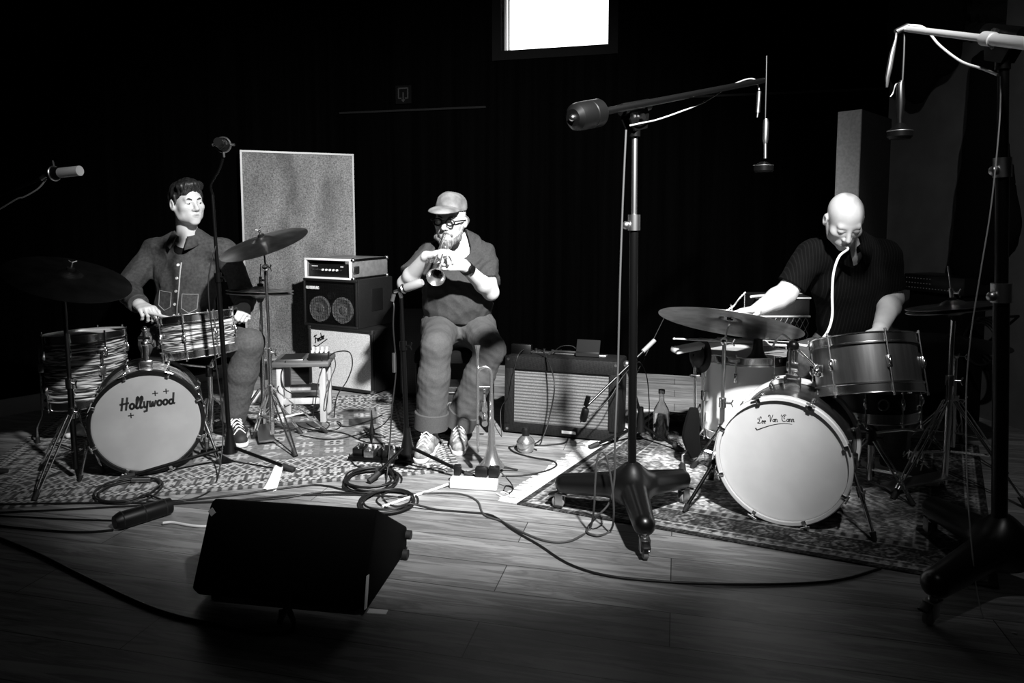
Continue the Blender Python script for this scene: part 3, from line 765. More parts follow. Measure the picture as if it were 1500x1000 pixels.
# left felt screen (gobo), standing on a low plinth
g0, g1 = P(351, 219, 5.45), P(518, 226, 5.82); gd = V((g1.x - g0.x, g1.y - g0.y, 0)); GW = gd.length; gd.normalize(); gn = V((gd.y, -gd.x, 0))
gm = Matrix((gd, V((0, 0, 1)), gn)).transposed().to_4x4(); gm.translation = V((g0.x, g0.y, 0)); gh = (g0.z + g1.z) / 2
t = thing('acoustic_screen', 'tall grey felt acoustic screen behind the bass amplifier stack', 'acoustic screen', (g0.x, g0.y, 0))
MB().prism([(.012, .13), (GW - .012, .13), (GW - .012, gh - .012), (.012, gh - .012)], gm, -.06, -.004).build('felt_panel', M['felt'], t)
fr_ = MB()
for x0, x1, z0, z1 in ((0, GW, gh - .014, gh), (0, GW, .118, .132), (0, .014, .13, gh - .012), (GW - .014, GW, .13, gh - .012)):
    fr_.prism([(x0, z0), (x1, z0), (x1, z1), (x0, z1)], gm, -.07, .003)
fr_.build('edge_frame', M['alu'], t)
for x in (.1, GW - .16): MB().prism([(x, 0), (x + .06, 0), (x + .06, .12), (x, .12)], gm, -.10, .14).build('foot', M['black_metal'], t)
# right pale column-like screen
t = thing('acoustic_baffle', 'pale upright acoustic panel behind the bald drummer, dark on its side', 'acoustic panel', (P(1246, 400, 4.5).x, 4.5, 0))
ca, cb = P(1229, 168, 4.62), P(1263, 165, 4.50); cz = 1.90; cs = V((.42, .50, 0))
poly = [(ca.x, ca.y), (cb.x, cb.y), (cb.x + cs.x, cb.y + cs.y * .9), (ca.x + cs.x, ca.y + cs.y * .9)]
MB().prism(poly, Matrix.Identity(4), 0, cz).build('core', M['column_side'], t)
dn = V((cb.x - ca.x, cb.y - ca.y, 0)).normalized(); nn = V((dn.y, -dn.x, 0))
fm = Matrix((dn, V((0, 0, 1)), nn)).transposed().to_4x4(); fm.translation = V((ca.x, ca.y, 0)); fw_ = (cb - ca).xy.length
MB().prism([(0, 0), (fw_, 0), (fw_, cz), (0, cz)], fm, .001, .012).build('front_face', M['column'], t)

# ------------------------------------------------------------------ rugs: woven patterns kept as a colour per knot
def rug(name, label, corner, xd, yd, W, L, fn, cell, fringe=None):
    nx, ny = int(W / cell), int(L / cell); c = V(corner); xd, yd = V(xd).normalized(), V(yd).normalized()
    u = (np.arange(nx + 1) / nx) * W; v = (np.arange(ny + 1) / ny) * L; U, W_ = np.meshgrid(u, v)
    pts = np.stack([c.x + U * xd.x + W_ * yd.x, c.y + U * xd.y + W_ * yd.y, np.full_like(U, .006)], -1).reshape(-1, 3)
    pts[:, 2] -= .0
    i = np.arange(ny)[:, None] * (nx + 1) + np.arange(nx)[None]; q = np.stack([i, i + 1, i + nx + 2, i + nx + 1], -1).reshape(-1, 4)
    # a skirt down to the floor gives the rug its thickness
    bi = list(range(nx + 1)) + [(k + 1) * (nx + 1) + nx for k in range(ny)] + [ny * (nx + 1) + nx - 1 - k for k in range(nx)] + [(ny - 1 - k) * (nx + 1) for k in range(ny - 1)]
    nb = len(bi); low = pts[bi].copy(); low[:, 2] = .0005; off = len(pts)
    sk = np.array([(bi[k], off + k, off + (k + 1) % nb, bi[(k + 1) % nb]) for k in range(nb)])
    col = fn(U.reshape(-1), W_.reshape(-1), W, L); col = np.concatenate([col, col[bi] * .6])
    allp = np.concatenate([pts, low]); allf = np.concatenate([q, sk]); cc = allp.mean(0); cc[2] = 0
    me = bpy.data.meshes.new(name); me.from_pydata((allp - cc).tolist(), [], allf.tolist())
    a = np.ones((len(allp), 4), np.float32); a[:, :3] = col[:, None]
    me.color_attributes.new('tint', 'FLOAT_COLOR', 'POINT').data.foreach_set('color', a.ravel()); me.update()
    o = link_mesh(name, me, M['tint_cloth']); o.location = cc; _inv[o.name] = Matrix.Translation(-V(cc)); tag(o, label, 'rug')
    RUGS.append([c.copy(), c + xd * W, c + xd * W + yd * L, c + yd * L])
    return o
def _h(*k):
    s = 0.0
    for i, a in enumerate(k): s = s + np.asarray(a, float) * (12.9898, 78.233, 37.719)[i]
    x = np.sin(s) * 43758.5453; return x - np.floor(x)
def kilim(u, v, W, L):
    e = np.minimum(np.minimum(u, W - u), np.minimum(v, L - v)); along = np.where(np.minimum(v, L - v) <= np.minimum(u, W - u), u, v)
    c = np.full(u.shape, .20)
    for k, (a, b) in enumerate(((.0, .03), (.03, .055), (.055, .085), (.085, .185), (.185, .215), (.215, .24), (.24, .33), (.33, .355))):
        m = (e >= a) & (e < b); s = (e - a) / (b - a)
        if k in (0,): val = np.where(np.floor(along / .022) % 2 == 0, .42, .10)
        elif k in (1, 5): val = np.where(np.abs((along / .03) % 1 - .5) * 2 < s, .5, .06)
        elif k in (2, 4, 7): val = np.where(((np.floor(along / .016) + np.floor(s * 2)) % 2) == 0, .62, .09)
        elif k == 3:
            x = (along / .075) % 1; z = s
            arm = (np.abs(x - .5) < .08) | (np.abs(z - .5) < .10) & (np.abs(x - .5) < .36) | (np.abs(np.abs(x - .5) + np.abs(z - .5) - .36) < .05) | ((np.abs(x - .5) > .3) & (np.abs(x - .5) < .38) & (np.abs(z - .5) < .3))
            val = np.where(arm, .5, np.where(np.floor(along / .075) % 2 == 0, .07, .14))
        else:
            x = (along / .06) % 1; val = np.where(np.abs(np.abs(x - .5) * 2 - np.abs(s - .5) * 2) < .22, .48, .12)
        c = np.where(m, val, c)
    f = e >= .355; x = (u / .16) % 1; y = (v / .13) % 1; ix, iy = np.floor(u / .16), np.floor(v / .13); r_ = _h(ix, iy)
    x, y = np.abs(x - .5) * 2, np.abs(y - .5) * 2
    flower = ((np.abs(x - .45) < .14) & (np.abs(y - .4) < .16)) | ((x < .1) & (y < .62)) | ((y < .1) & (x < .62))
    block = (x < .62) & (y < .66); hol = (x < .44) & (y < .46)
    val = np.where(r_ < .55, np.where(flower, .50, .19), np.where(r_ < .72, np.where(hol, np.where(flower, .42, .06), np.where(block, .40, .16)), np.where(((x + y) < .7) & ((x + y) > .35), .44, .21)))
    ed = (v > L * .55); val = np.where(ed & (r_ > .8), .06, val)
    c = np.where(f, val, c)
    return (c * .8 * (.65 + .55 * _h(np.floor(u / .02), np.floor(v / .01)))).astype(np.float32)
def persian(u, v, W, L):
    e = np.minimum(np.minimum(u, W - u), np.minimum(v, L - v)); along = np.where(np.minimum(v, L - v) <= np.minimum(u, W - u), u, v)
    def vine(a, b, k): return np.sin(a * k + 2.2 * np.sin(b * k * .7)) * np.sin(b * k * 1.1 + 1.7 * np.cos(a * k * .8))
    c = np.where(vine(u, v, 62) > .22, .62, .28); c = np.where(np.abs(vine(u + .3, v, 38)) < .07, .75, c)
    med = ((u - W * .5) / .3) ** 2 + ((v - L * .45) / .2) ** 2
    c = np.where(med < 1, np.where(vine(u, v, 90) > .1, .5, .12), c)
    def band(a, b, val):
        nonlocal c
        c = np.where((e >= a) & (e < b), val, c)
    band(0, .03, np.where(vine(u, v, 210) > .2, .12, .03)); band(.03, .036, .5)
    band(.036, .075, np.where(np.abs(((along / .045) % 1) - .5) * 2 < .5 + .4 * np.sin((e - .036) * 160), .42, .1)); band(.075, .081, .55)
    x = (along / .15) % 1 - .5; y = (e - .081) / .13 - .5
    mot = (np.abs(np.abs(x) * 1.2 + np.abs(y) - .34 + .05 * np.sin(along * 90)) < .035) | (np.abs(x) * 1.3 + np.abs(y) < .13)
    band(.081, .211, np.where(mot, .34, np.where(vine(u, v, 170) > .25, .20, .05))); band(.211, .217, .55)
    band(.217, .255, np.where(np.abs(((along / .045) % 1) - .5) * 2 < .5, .36, .1)); band(.255, .262, .5)
    return (c * (.35 + .75 * _h(np.floor(u / .013), np.floor(v / .013))) * (.7 + .3 * np.sin(u * 9 + 3 * np.sin(v * 7)))).astype(np.float32)
lr = G(676, 690); lf = G(0, 746); lx = (lr - lf).normalized(); ly = V((-lx.y, lx.x, 0))
rug('patterned_rug', 'long patterned kilim rug under the left drum kit and the trumpeter', lf - lx * .3, lx, ly, (lr - lf).length + .3, 1.62, kilim, .0065)
rl = G(757, 739); rf = G(1292, 833); rx = (rf - rl).normalized(); ry = V((-rx.y, rx.x, 0)); ry = (ry + rx * .13).normalized()
RW = (rf - rl).length + .35
rug('persian_rug', 'worn oriental rug with white fringe under the right drum kit', rl, rx, ry, RW, 1.75, persian, .0065)
rg = bpy.data.objects['persian_rug']
fb = MB(); rnd = random.Random(3); n_ = 92
for i in range(n_):
    a = rl + ry * (1.75 * (i + .5) / n_); wd = 1.75 / n_ * .46
    Ln = .085 + rnd.random() * .03; e1 = a - rx * Ln + ry * (rnd.random() - .5) * .018
    fb.add([a + ry * wd + V((0, 0, .006)), a - ry * wd + V((0, 0, .006)), e1 - ry * wd * .9 + V((0, 0, .0025)), e1 + ry * wd * .9 + V((0, 0, .0025)),
            a + ry * wd + V((0, 0, .001)), a - ry * wd + V((0, 0, .001)), e1 - ry * wd * .9 + V((0, 0, .0005)), e1 + ry * wd * .9 + V((0, 0, .0005))],
           [(0, 1, 2, 3), (4, 7, 6, 5), (0, 3, 7, 4), (1, 5, 6, 2), (3, 2, 6, 7)])
fb.build('fringe', M['fringe'], rg)
# ------------------------------------------------------------------ left drum kit
bc = G(216, 697); bc = P(216, 619, bc.y); bc.z = .259
bn_ = V((-bc.x * .9, -bc.y, 0)).normalized(); LBL = .34
bm_ = F4(bc - bn_ * (LBL / 2 + .02), bn_, V((-bn_.y, bn_.x, 0)))
bass_l, fh = drum('bass_drum', 'left bass drum with grey head lettered Hollywood', 'drum', bm_, .236, LBL, 'oyster', 'head_grey', 'head_white', 8, R(22), 'hoop_black', True, air=False)
tm = Matrix.Translation((0, 0, LBL / 2 + .0042)); lt = MB()
tm2 = tm @ Matrix.Translation((.005, .075, 0)) @ Matrix.Rotation(R(2), 4, 'Z')
lettering(lt, 'Hollywood', tm2, .056, .0095, .1, 1.14)
for x, y in ((.035, .062), (.083, .066), (-.075, -.03)):
    lt.stroke([(x - .011, y), (x + .011, y)], .005, tm2); lt.stroke([(x, y - .011), (x, y + .011)], .005, tm2)
lt.build('lettering', M['ink'], fh, local=True)
for sx in (-1, 1):                             # spurs
    a = bm_ @ V((sx * .235, .02, .10)); ft = B(*((118, 707) if sx < 0 else (322, 682))); ft.z += .016
    d = (ft - a).normalized(); mb = MB().cyl(a - d * .07, ft, .0075); mb.cyl(a + d * .10, a + d * .13, .012); mb.box(a, (.05, .05, .06), bm_.to_3x3(), .008); s_ = mb.build('spur', M['chrome'], bass_l)
    MB().cyl(ft - d * .015, ft + d * .014, .012, .006).build('spur_tip', M['rubber'], s_)
mb = MB(); q = bm_ @ V((0, .236, .06)); mb.box(q + V((0, 0, .012)), (.06, .07, .03), bm_.to_3x3(), .008)
mb.cyl(q, q + V((0, 0, .12)), .014); mb.cyl(q + V((0, 0, .12)), q + V((0, 0, .20)), .0105); mb.ball(q + V((0, 0, .13)), (.02, .02, .016), 8); mb.ball(q + V((0, 0, .2)), .014, 8)
wing(mb, q + V((.014, -.004, .13)), (1, -.3, 0), (0, 0, 1)); mb.cyl(q + V((-.03, 0, .155)), q + V((.03, 0, .155)), .011); mb.build('tom_mount', M['chrome'], bass_l)
# floor tom, three legs
fc = P(125, 490, 3.92); FR, FLn = .202, .36
ftm = F4(fc - V((0, 0, FLn / 2)), (-.05, .03, 1))
ftom, hd = drum('floor_tom', 'streaky pearl floor tom at the far left of the stage', 'drum', ftm, FR, FLn, 'oyster', 'head_white', 'head_white', 8, R(12), 'chrome')
for a in (200, 320, 80):
    d = V((math.cos(R(a)), math.sin(R(a)), 0)); c = V((fc.x, fc.y, 0)) + d * (FR + .022); z0 = gz(c.x, c.y)
    lg = MB().tube([V((c.x, c.y, fc.z - .06)), V((c.x, c.y, .16)), c + d * .03 + V((0, 0, .09)), c + d * .03 + V((0, 0, .02 + z0))], .0055, 8)
    lg.box((c.x - d.x * .008, c.y - d.y * .008, fc.z - .17), (.03, .03, .05), Matrix.Rotation(R(a), 3, 'Z'), .005); lg = lg.build('leg', M['chrome'], ftom)
    MB().cyl(c + d * .03 + V((0, 0, z0 + .001)), c + d * .03 + V((0, 0, z0 + .035)), .013, .010).build('rubber_foot', M['rubber'], lg)
# snare between the drummer's knees
sc = P(290, 489, 3.83); SL = .19; SRD = .186
snm = F4(sc, (-.12, .07, 1))
snare_l, hd = drum('snare_drum', 'streaky pearl snare drum between the jacketed drummer\'s knees', 'drum', snm, SRD, SL, 'oyster', 'head_white', 'head_white', 8, R(5), 'chrome')
mb = MB().box((-.2, -.03, 0), (.02, .03, .11), None, .004); mb.cyl((-.21, -.03, .03), (-.24, -.03, .03), .006); mb.build('strainer', M['chrome'], snare_l, local=True)
sb_ = V((sc.x, sc.y, 0)); snare_stand('chrome snare stand behind the left bass drum', sc, sc.z - .125, (sc.x + .03, sc.y + .06, 0), gz(sc.x, sc.y), [R(-75), R(50), R(165)], .20)
# cymbals
cb_ = G(97, 712); cc = P(102, 402, 3.30)
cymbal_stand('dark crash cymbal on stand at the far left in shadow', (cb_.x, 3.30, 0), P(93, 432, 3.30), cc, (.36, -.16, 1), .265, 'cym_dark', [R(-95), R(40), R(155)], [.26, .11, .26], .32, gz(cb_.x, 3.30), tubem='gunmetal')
rb = V((P(398, 600, 3.84).x, 3.84, 0))
cymbal_stand('ride cymbal tilted on chrome stand in front of the grey screen', (rb.x, rb.y, 0), P(389, 392, rb.y), P(385, 352, rb.y - .02), (-.24, -.30, 1), .236, 'cym_bright', [R(-50), R(35), R(150)], [.30, .30, .15], .30, gz(rb.x, rb.y))
hb = V((0, 3.86, 0)); hz = P(380, 431, 3.99).z
hihat('chrome hi-hat beside the denim-jacketed drummer\'s knee', (P(381, 430, 3.99).x, 3.99, 0), hz, .18, 'cym_bright', [R(5), R(90), R(172)], .20, .27, gz(hb.x, hb.y), (-1.33, 3.80, 0), tilt=(.03, .05, 1))
# throne under the left drummer
def throne(label, x, y, z, rad, fz=0.0):
    t = thing('drum_throne', label, 'stool', (x, y, fz)); MB().lathe([(0, z), (rad * .9, z), (rad, z - .02), (rad, z - .06), (rad * .92, z - .075), (0, z - .075)], Matrix.Translation((x, y, 0)), 36).build('seat', M['black_cloth'], t)
    MB().cyl((x, y, .12), (x, y, z - .07), .014).build('post', M['gunmetal'], t); legs3(t, (x, y, 0), z * .55, .24, [R(90), R(210), R(330)], fz, m='gunmetal')
    return t
tp_ = P(270, 497, 4.22); throne('round black throne under the denim-jacketed drummer', tp_.x, tp_.y, .395, .17)

# ------------------------------------------------------------------ microphone stands on the left
def tripod_mic_stand(label, base, az, span, top, zs_mid, boom=None, hub=.17, cw=None, fz=0.0, mat_='black_metal', thick=.0115):
    b = V(base); t = thing('microphone_stand', label, 'microphone stand', (b.x, b.y, fz)); tp = V(top)
    h = MB().lathe([(0, hub + .05), (.016, hub + .05), (.019, hub + .01), (.032, hub - .055), (.036, hub - .075), (0, hub - .075)], Matrix.Translation((b.x, b.y, 0)), 24); h.build('leg_hub', M['black_shell'], t)
    for i, a in enumerate(az):
        sp = span[i] if isinstance(span, (list, tuple)) else span
        d = V((math.cos(a), math.sin(a), 0)); ft = V((b.x, b.y, fz + .014)) + d * sp
        lg = MB().tube([V((b.x, b.y, hub - .05)) + d * .03, ft], .0085, 10).build('leg', M[mat_], t)
        dr = (ft - V((b.x, b.y, hub - .05))).normalized(); MB().cyl(ft - dr * .05, ft + dr * .014, .0135).build('rubber_foot', M['rubber'], lg)
    tube_stand(t, (b.x, b.y, hub - .06), [hub - .06, zs_mid, tp.z], [thick, thick * .72], [mat_, mat_], tp)
    if boom:
        p0, p1 = V(boom[0]), V(boom[1]); j = MB().cyl(tp + V((-.02, 0, 0)), tp + V((.02, 0, 0)), .017); wing(j, tp + V((.02, 0, 0)), (1, -.2, 0), (0, 0, 1)); j.build('boom_clutch', M['black_metal'], t)
        MB().cyl(p0, p1, .0065).build('boom_arm', M[mat_], t)
        if cw:
            d = (p1 - p0).normalized(); MB().cyl(p0 - d * .02, p0 + d * cw, .024).build('counterweight', M['black_metal'], t)
    return t
# the nearest left one, in front of the snare: thin black pole leaning a touch left
m1 = B(338, 684); m1t = P(311, 285, 3.44)
t_ = tripod_mic_stand('black microphone stand between left bass drum and ride cymbal', (m1.x, m1.y, 0), [R(-14), R(205), R(140)], [.34, .47, .27], m1t, .95, fz=.006, hub=.15)
q = MB().tube([m1t, m1t + V((.004, -.02, .05)), P(322, 246, 3.36), P(328, 226, 3.34)], .007, 8, 5); q.build('gooseneck', M['black_metal'], t_)
mc = thing('condenser_microphone', 'round black microphone atop the stand beside the grey screen', 'microphone', P(326, 222, 3.33))
c = P(327, 212, 3.33); MB().cyl(c + V((0, .035, -.006)), c + V((0, -.035, .004)), .026).build('body', M['black_plastic'], mc)
MB().cyl(c + V((0, -.036, .004)), c + V((0, -.062, .008)), .024, .02).build('grille', M['gunmetal'], mc)
y = MB().torus(c, (0, 1, .1), .034, .004, 28, 6); y.cyl(c + V((-.05, 0, 0)), c + V((-.034, 0, 0)), .006); y.cyl(c + V((.034, 0, 0)), c + V((.052, 0, 0)), .006); y.cyl(c + V((0, 0, -.034)), P(328, 230, 3.335), .006); y.build('yoke', M['steel'], mc)
# overhead microphone at the far left, its stand just past the left edge
ob = V((-2.62, 3.10, 0)); ot = V((-2.62, 3.10, 1.13))
t_ = tripod_mic_stand('black boom stand at the left edge reaching over the dark cymbal', ob, [R(-60), R(60), R(180)], .32, ot, .7, (ot + V((-.35, 0, -.09)), P(62, 261, 3.1)), hub=.17, cw=.09, fz=0)
om = thing('overhead_microphone', 'chrome-fronted microphone on boom above the far left cymbal', 'microphone', P(90, 252, 3.1))
a, b = P(70, 255, 3.1), P(117, 250, 3.06); d = (b - a).normalized()
MB().tube([a, a + d * .02, a + d * .05, a + d * .065], [.016, .026, .026, .022], 18).build('body', M['black_plastic'], om)
MB().cyl(a + d * .065, b, .0215, n=20).build('grille', mat('bright_mesh', .7, .35, .3), om)
q = MB().torus(a + d * .035, d, .030, .004, 24, 6); q.tube([a + d * .035 + V((0, 0, .03)), a + d * .03 + V((0, 0, .055))], .004); q.cyl(a, P(60, 262, 3.1), .010); q.build('clip', M['steel'], om)
cable('thin cable hanging under the far left microphone boom', [P(68, 262, 3.1), P(56, 276, 3.1), P(36, 288, 3.1), P(10, 300, 3.1), V((-2.56, 3.12, 1.05)), V((-2.585, 3.07, .7)), V((-2.585, 3.05, .2)), V((-2.66, 2.96, .006))], .0035, 'grey_cable')
# centre vocal-height microphone for the trumpet
m2b = B(597, 690); m2t = P(588, 436, m2b.y + .02)
tripod_mic_stand('black straight microphone stand in front of the seated trumpeter', (m2b.x, m2b.y, 0), [R(228), R(-22), R(95)], [.22, .36, .26], m2t, .62, fz=.006, hub=.17)
tmc = thing('trumpet_microphone', 'pale grey microphone aimed up at the trumpet bell', 'microphone', P(600, 420, m2b.y - .02))
a, b = P(588, 424, m2b.y + .01), P(619, 413, m2b.y - .03); d = (b - a).normalized()
MB().tube([a + d * .022, a + d * .03, b - d * .012, b], [.019, .0215, .0215, .015], 20).build('grille', mat('pale_mesh', .30, .5, .3), tmc)
MB().tube([a - d * .012, a + d * .025], [.014, .0205], 18).build('body', M['black_plastic'], tmc)
q = MB().cyl(a + V((-.01, 0, -.01)), m2t + V((0, 0, .002)), .009); q.torus(a + d * .012, d, .020, .005, 24, 6); q.cyl(a - d * .012, a - d * .04, .009); q.build('clip', M['steel'], tmc)
xa = a - d * .038; pts = [xa, xa + V((-.018, 0, -.03)), P(577, 447, m2b.y), P(576, 480, m2b.y), P(580, 540, m2b.y + .02), P(574, 600, m2b.y + .0), P(571, 650, m2b.y - .03)] + on_floor([(566, 704), (560, 728), (575, 742), (598, 738), (600, 726), (580, 720), (560, 726), (552, 736), (572, 746), (604, 741)])
cable('microphone cable hanging from the trumpet microphone down to its coil', pts, .0038)
MB().cyl(P(577, 517, m2b.y + .003), P(577.5, 545, m2b.y + .003), .0095).solo('cable_connector', M['steel'], 'silver inline connector on the trumpet microphone cable', 'connector')
MB().cyl(P(574.5, 441, m2b.y + .0), P(577, 431, m2b.y + .0), .0095).solo('cable_plug', M['silver'], 'silver plug behind the pale trumpet microphone', 'connector')
# ------------------------------------------------------------------ amplifier stack at the back left
fr0, fr1 = G(547, 580), G(453, 567); sd = (fr0 - fr1); SW = sd.length; sd.normalize(); sn = V((sd.y, -sd.x, 0)); sb = -sn
def face4(o, x, n):                            # x along the face, y up, z out of the face
    m = Matrix((x, V((0, 0, 1)), n)).transposed().to_4x4(); m.translation = o; return m
def cabinet(mb, m, w, h, dpt, bev=.008):
    return mb.box(m @ V((w / 2, h / 2, -dpt / 2)), (w, h, dpt), m.to_3x3(), bev)
m = face4(fr1, sd, sn); H1 = .455
t = thing('speaker_cabinet', 'black cabinet with pale grille cloth, lowest in the amplifier stack', 'speaker cabinet', fr1)
cb = MB(); cabinet(cb, m @ Matrix.Translation((0, .012, -.022)), SW, H1 - .012, .27); e = .02
for x0, x1, z0, z1 in ((0, SW, H1 - e, H1), (0, SW, .012, .012 + e), (0, e, .03, H1 - e), (SW - e, SW, .03, H1 - e)):
    cb.box(m @ V(((x0 + x1) / 2, (z0 + z1) / 2, -.011)), (x1 - x0, z1 - z0, .022), m.to_3x3(), .004)
cb.build('box', M['tolex'], t)
MB().box(m @ V((SW / 2, H1 / 2 + .006, -.018)), (SW - 2 * e, H1 - 2 * e - .01, .012), m.to_3x3()).build('grille', M['grille_pale'], t)
for x in (.012, SW - .012):
    for z in (.024, H1 - .012):
        MB().box(m @ V((x, z, -.016)), (.028, .028, .036), m.to_3x3(), .006).build('corner_guard', M['steel'], t)
    MB().cyl(m @ V((x * .9 + .02, 0.0005, -.06)), m @ V((x * .9 + .02, .014, -.06)), .014).build('rubber_foot', M['rubber'], t)
lg = MB(); lm = m @ Matrix.Translation((.10, H1 - .105, -.012)) @ Matrix.Rotation(R(24), 4, 'Z')
lettering(lg, 'Fender', lm, .048, .0085, .2, .86); lg.stroke([(-.066, -.012), (-.045, -.030), (.07, -.012)], .006, lm, 0, .003); lg.build('badge', M['ink'], t)
# upper cabinet
H2 = .345; W2 = .485; D2 = .40; m = face4(fr1 + sd * (-.035) + V((0, 0, H1)), sd, sn)
t = thing('bass_cabinet', 'black bass cabinet with two round speakers behind mesh, mid-stack', 'speaker cabinet', m.translation)
cb = MB(); cabinet(cb, m @ Matrix.Translation((0, .0, -.02)), W2, H2, D2); e = .018
for x0, x1, z0, z1 in ((0, W2, H2 - e, H2), (0, W2, .0, e), (0, e, e, H2 - e), (W2 - e, W2, e, H2 - e)):
    cb.box(m @ V(((x0 + x1) / 2, (z0 + z1) / 2, -.010)), (x1 - x0, z1 - z0, .02), m.to_3x3(), .004)
cb.build('box', M['tolex'], t)
for x in (.14, .345):
    cn = MB(); cm = m @ Matrix.Translation((x, .125, -.02))
    cn.lathe([(.094, .001), (.094, .010), (.087, .013), (.080, .011), (.034, .001), (.032, .004), (.016, .010), (0, .011)], cm, 40); cn.build('speaker_cone', M['cone'], t)
MB().lathe([(.03, .002), (.03, .006), (.012, .002), (0, .0)], m @ Matrix.Translation((.243, .228, -.018)), 24).build('tweeter', M['steel'], t)
gm_ = MB(); nb = 44
for i in range(nb): x = e + (W2 - 2 * e) * (i + .5) / nb; gm_.box(m @ V((x, H2 / 2, -.004)), (.0022, H2 - 2 * e, .001), m.to_3x3())
for i in range(34): z = e + (H2 - 2 * e) * (i + .5) / 34; gm_.box(m @ V((W2 / 2, z, -.0048)), (W2 - 2 * e, .0022, .001), m.to_3x3())
gm_.build('mesh_grille', M['black_metal'], t)
lg = MB()
x = .028
for ch in ('G', 'l2', 'O', 'C', 'K', 'E', 'N', 'K', 'l2', 'A', 'N', 'G'):
    for line in GL[ch][1]: lg.stroke([(x + q[0] * .018, q[1] * .018) for q in line], .0036, m @ Matrix.Translation((0, H2 - .075, -.002)), 0, .002)
    x += GL[ch][0] * .0155
lg.build('lettering', M['white'], t)
hs = face4(m @ V((W2, 0, -.02)), sb, sd); MB().box(hs @ V((D2 * .52, H2 * .55, .0)), (.13, .16, .012), hs.to_3x3(), .005).build('side_handle', M['black_plastic'], t)
# amplifier head in a road case
H3 = .142; W3 = .41; m = face4(fr1 + sd * -.012 + V((0, 0, H1 + H2)), sd, sn); D3 = .42
t = thing('bass_amplifier', 'bass amplifier head in a grey road case atop the stack', 'amplifier', m.translation)
cs_ = MB()
for x0, x1, z0, z1 in ((0, W3, H3 - .014, H3), (0, W3, .0, .014), (0, .014, .014, H3 - .014), (W3 - .014, W3, .014, H3 - .014)):
    cs_.box(m @ V(((x0 + x1) / 2, (z0 + z1) / 2, -D3 / 2 - .01)), (x1 - x0, z1 - z0, D3), m.to_3x3(), .003)
cs_.build('case', M['case_grey'], t)
al = MB()
for x0, x1, z0, z1 in ((-.003, W3 + .003, H3 - .011, H3 + .003), (-.003, W3 + .003, -.0, .012), (-.003, .010, .012, H3 - .011), (W3 - .010, W3 + .003, .012, H3 - .011)):
    al.box(m @ V(((x0 + x1) / 2, (z0 + z1) / 2, -.006)), (x1 - x0, z1 - z0, .018), m.to_3x3(), .002)
al.build('front_rim', mat('bright_aluminium', .9, .45, .1), t)
for z in (.006, H3 - .006): MB().box(m @ V((W3 + .001, z, -D3 / 2)), (.016, .014, D3), m.to_3x3(), .003).build('edge_rail', M['gunmetal'], t)
for z in (.006, H3 - .006):
    for y in (-.03, -D3 + .0): MB().ball(m @ V((W3, z, y)), .016, 8).build('ball_corner', M['steel'], t)
lt_ = MB().box(m @ V((W3 + .008, H3 * .48, -.055)), (.012, .05, .06), m.to_3x3(), .004); lt_.box(m @ V((W3 + .016, H3 * .5, -.03)), (.01, .03, .03), m.to_3x3(), .003); lt_.build('butterfly_latch', M['steel'], t)
MB().box(m @ V((-.008, H3 * .45, -.04)), (.012, .05, .05), m.to_3x3(), .004).build('butterfly_latch', M['gunmetal'], t)
ff = MB().box(m @ V((W3 / 2, H3 / 2 - .012, -.045)), (W3 - .04, H3 - .052, .05), m.to_3x3(), .004).build('faceplate', M['black_plastic'], t)
for i in range(9):
    x = .055 + i * .032
    MB().cyl(m @ V((x, H3 * .44, -.021)), m @ V((x, H3 * .44, -.010)), .0075 if 2 < i < 8 else .005, n=12).build('knob', M['white'] if 2 < i < 8 else M['steel'], ff)
pr = MB()
for i in range(8): pr.box(m @ V((.05 + i * .007, H3 * .62, -.019)), (.004, .006, .002), m.to_3x3())
for i in range(4): pr.box(m @ V((W3 - .10 + i * .007, H3 * .62, -.019)), (.004, .007, .002), m.to_3x3())
pr.build('panel_print', M['white'], ff)

# ------------------------------------------------------------------ small table with pedals
tb = B(476, 622); tf = B(424, 604); th = P(440, 527, tb.y + .08).z
tx = V((1, .10, 0)).normalized(); ty = V((-tx.y, tx.x, 0)); c0 = V((P(445, 520, tb.y + .13).x, tb.y + .14, 0)); tr = Matrix((tx, ty, V((0, 0, 1)))).transposed()
t = thing('stool_table', 'small timber stool used as a table beside the ride cymbal stand', 'table', (c0.x, c0.y, .006))
MB().box(c0 + V((0, 0, th - .014)), (.335, .29, .028), tr, .006).build('tabletop', M['wood_mid'], t)
for sx in (-1, 1):
    for sy in (-1, 1):
        q = c0 + tx * sx * .125 + ty * sy * .105; MB().box((q.x, q.y, (th - .028 + .006) / 2), (.036, .036, th - .034), tr, .003).build('leg', M['wood_light'], t)
MB().box(c0 + ty * -.105 + V((0, 0, th * .36)), (.215, .022, .036), tr, .003).build('stretcher', M['wood_light'], t)
MB().box(c0 + ty * .105 + V((0, 0, th * .45)), (.215, .022, .036), tr, .003).build('stretcher', M['wood_light'], t)
MB().box(c0 + tx * .125 + V((0, 0, th * .52)), (.022, .175, .05), tr, .003).build('stretcher', M['wood_light'], t)
q = thing('tablet', 'flat grey tablet lying on the timber stool', 'tablet', c0 - tx * .07 + V((0, 0, th)))
MB().box(c0 - tx * .07 + V((0, 0, th + .0055)), (.16, .20, .01), tr, .003).build('frame', M['steel'], q); MB().box(c0 - tx * .065 + V((0, 0, th + .0112)), (.125, .17, .002), tr).build('screen', M['black_plastic'], q)
q = thing('effects_pedal', 'small effects box with tall white knobs on the timber stool', 'pedal', c0 + tx * .09 - ty * .04 + V((0, 0, th)))
pc = c0 + tx * .10 - ty * .06 + V((0, 0, th)); MB().box(pc + V((0, 0, .022)), (.115, .075, .044), tr, .004).build('housing', M['gunmetal'], q)
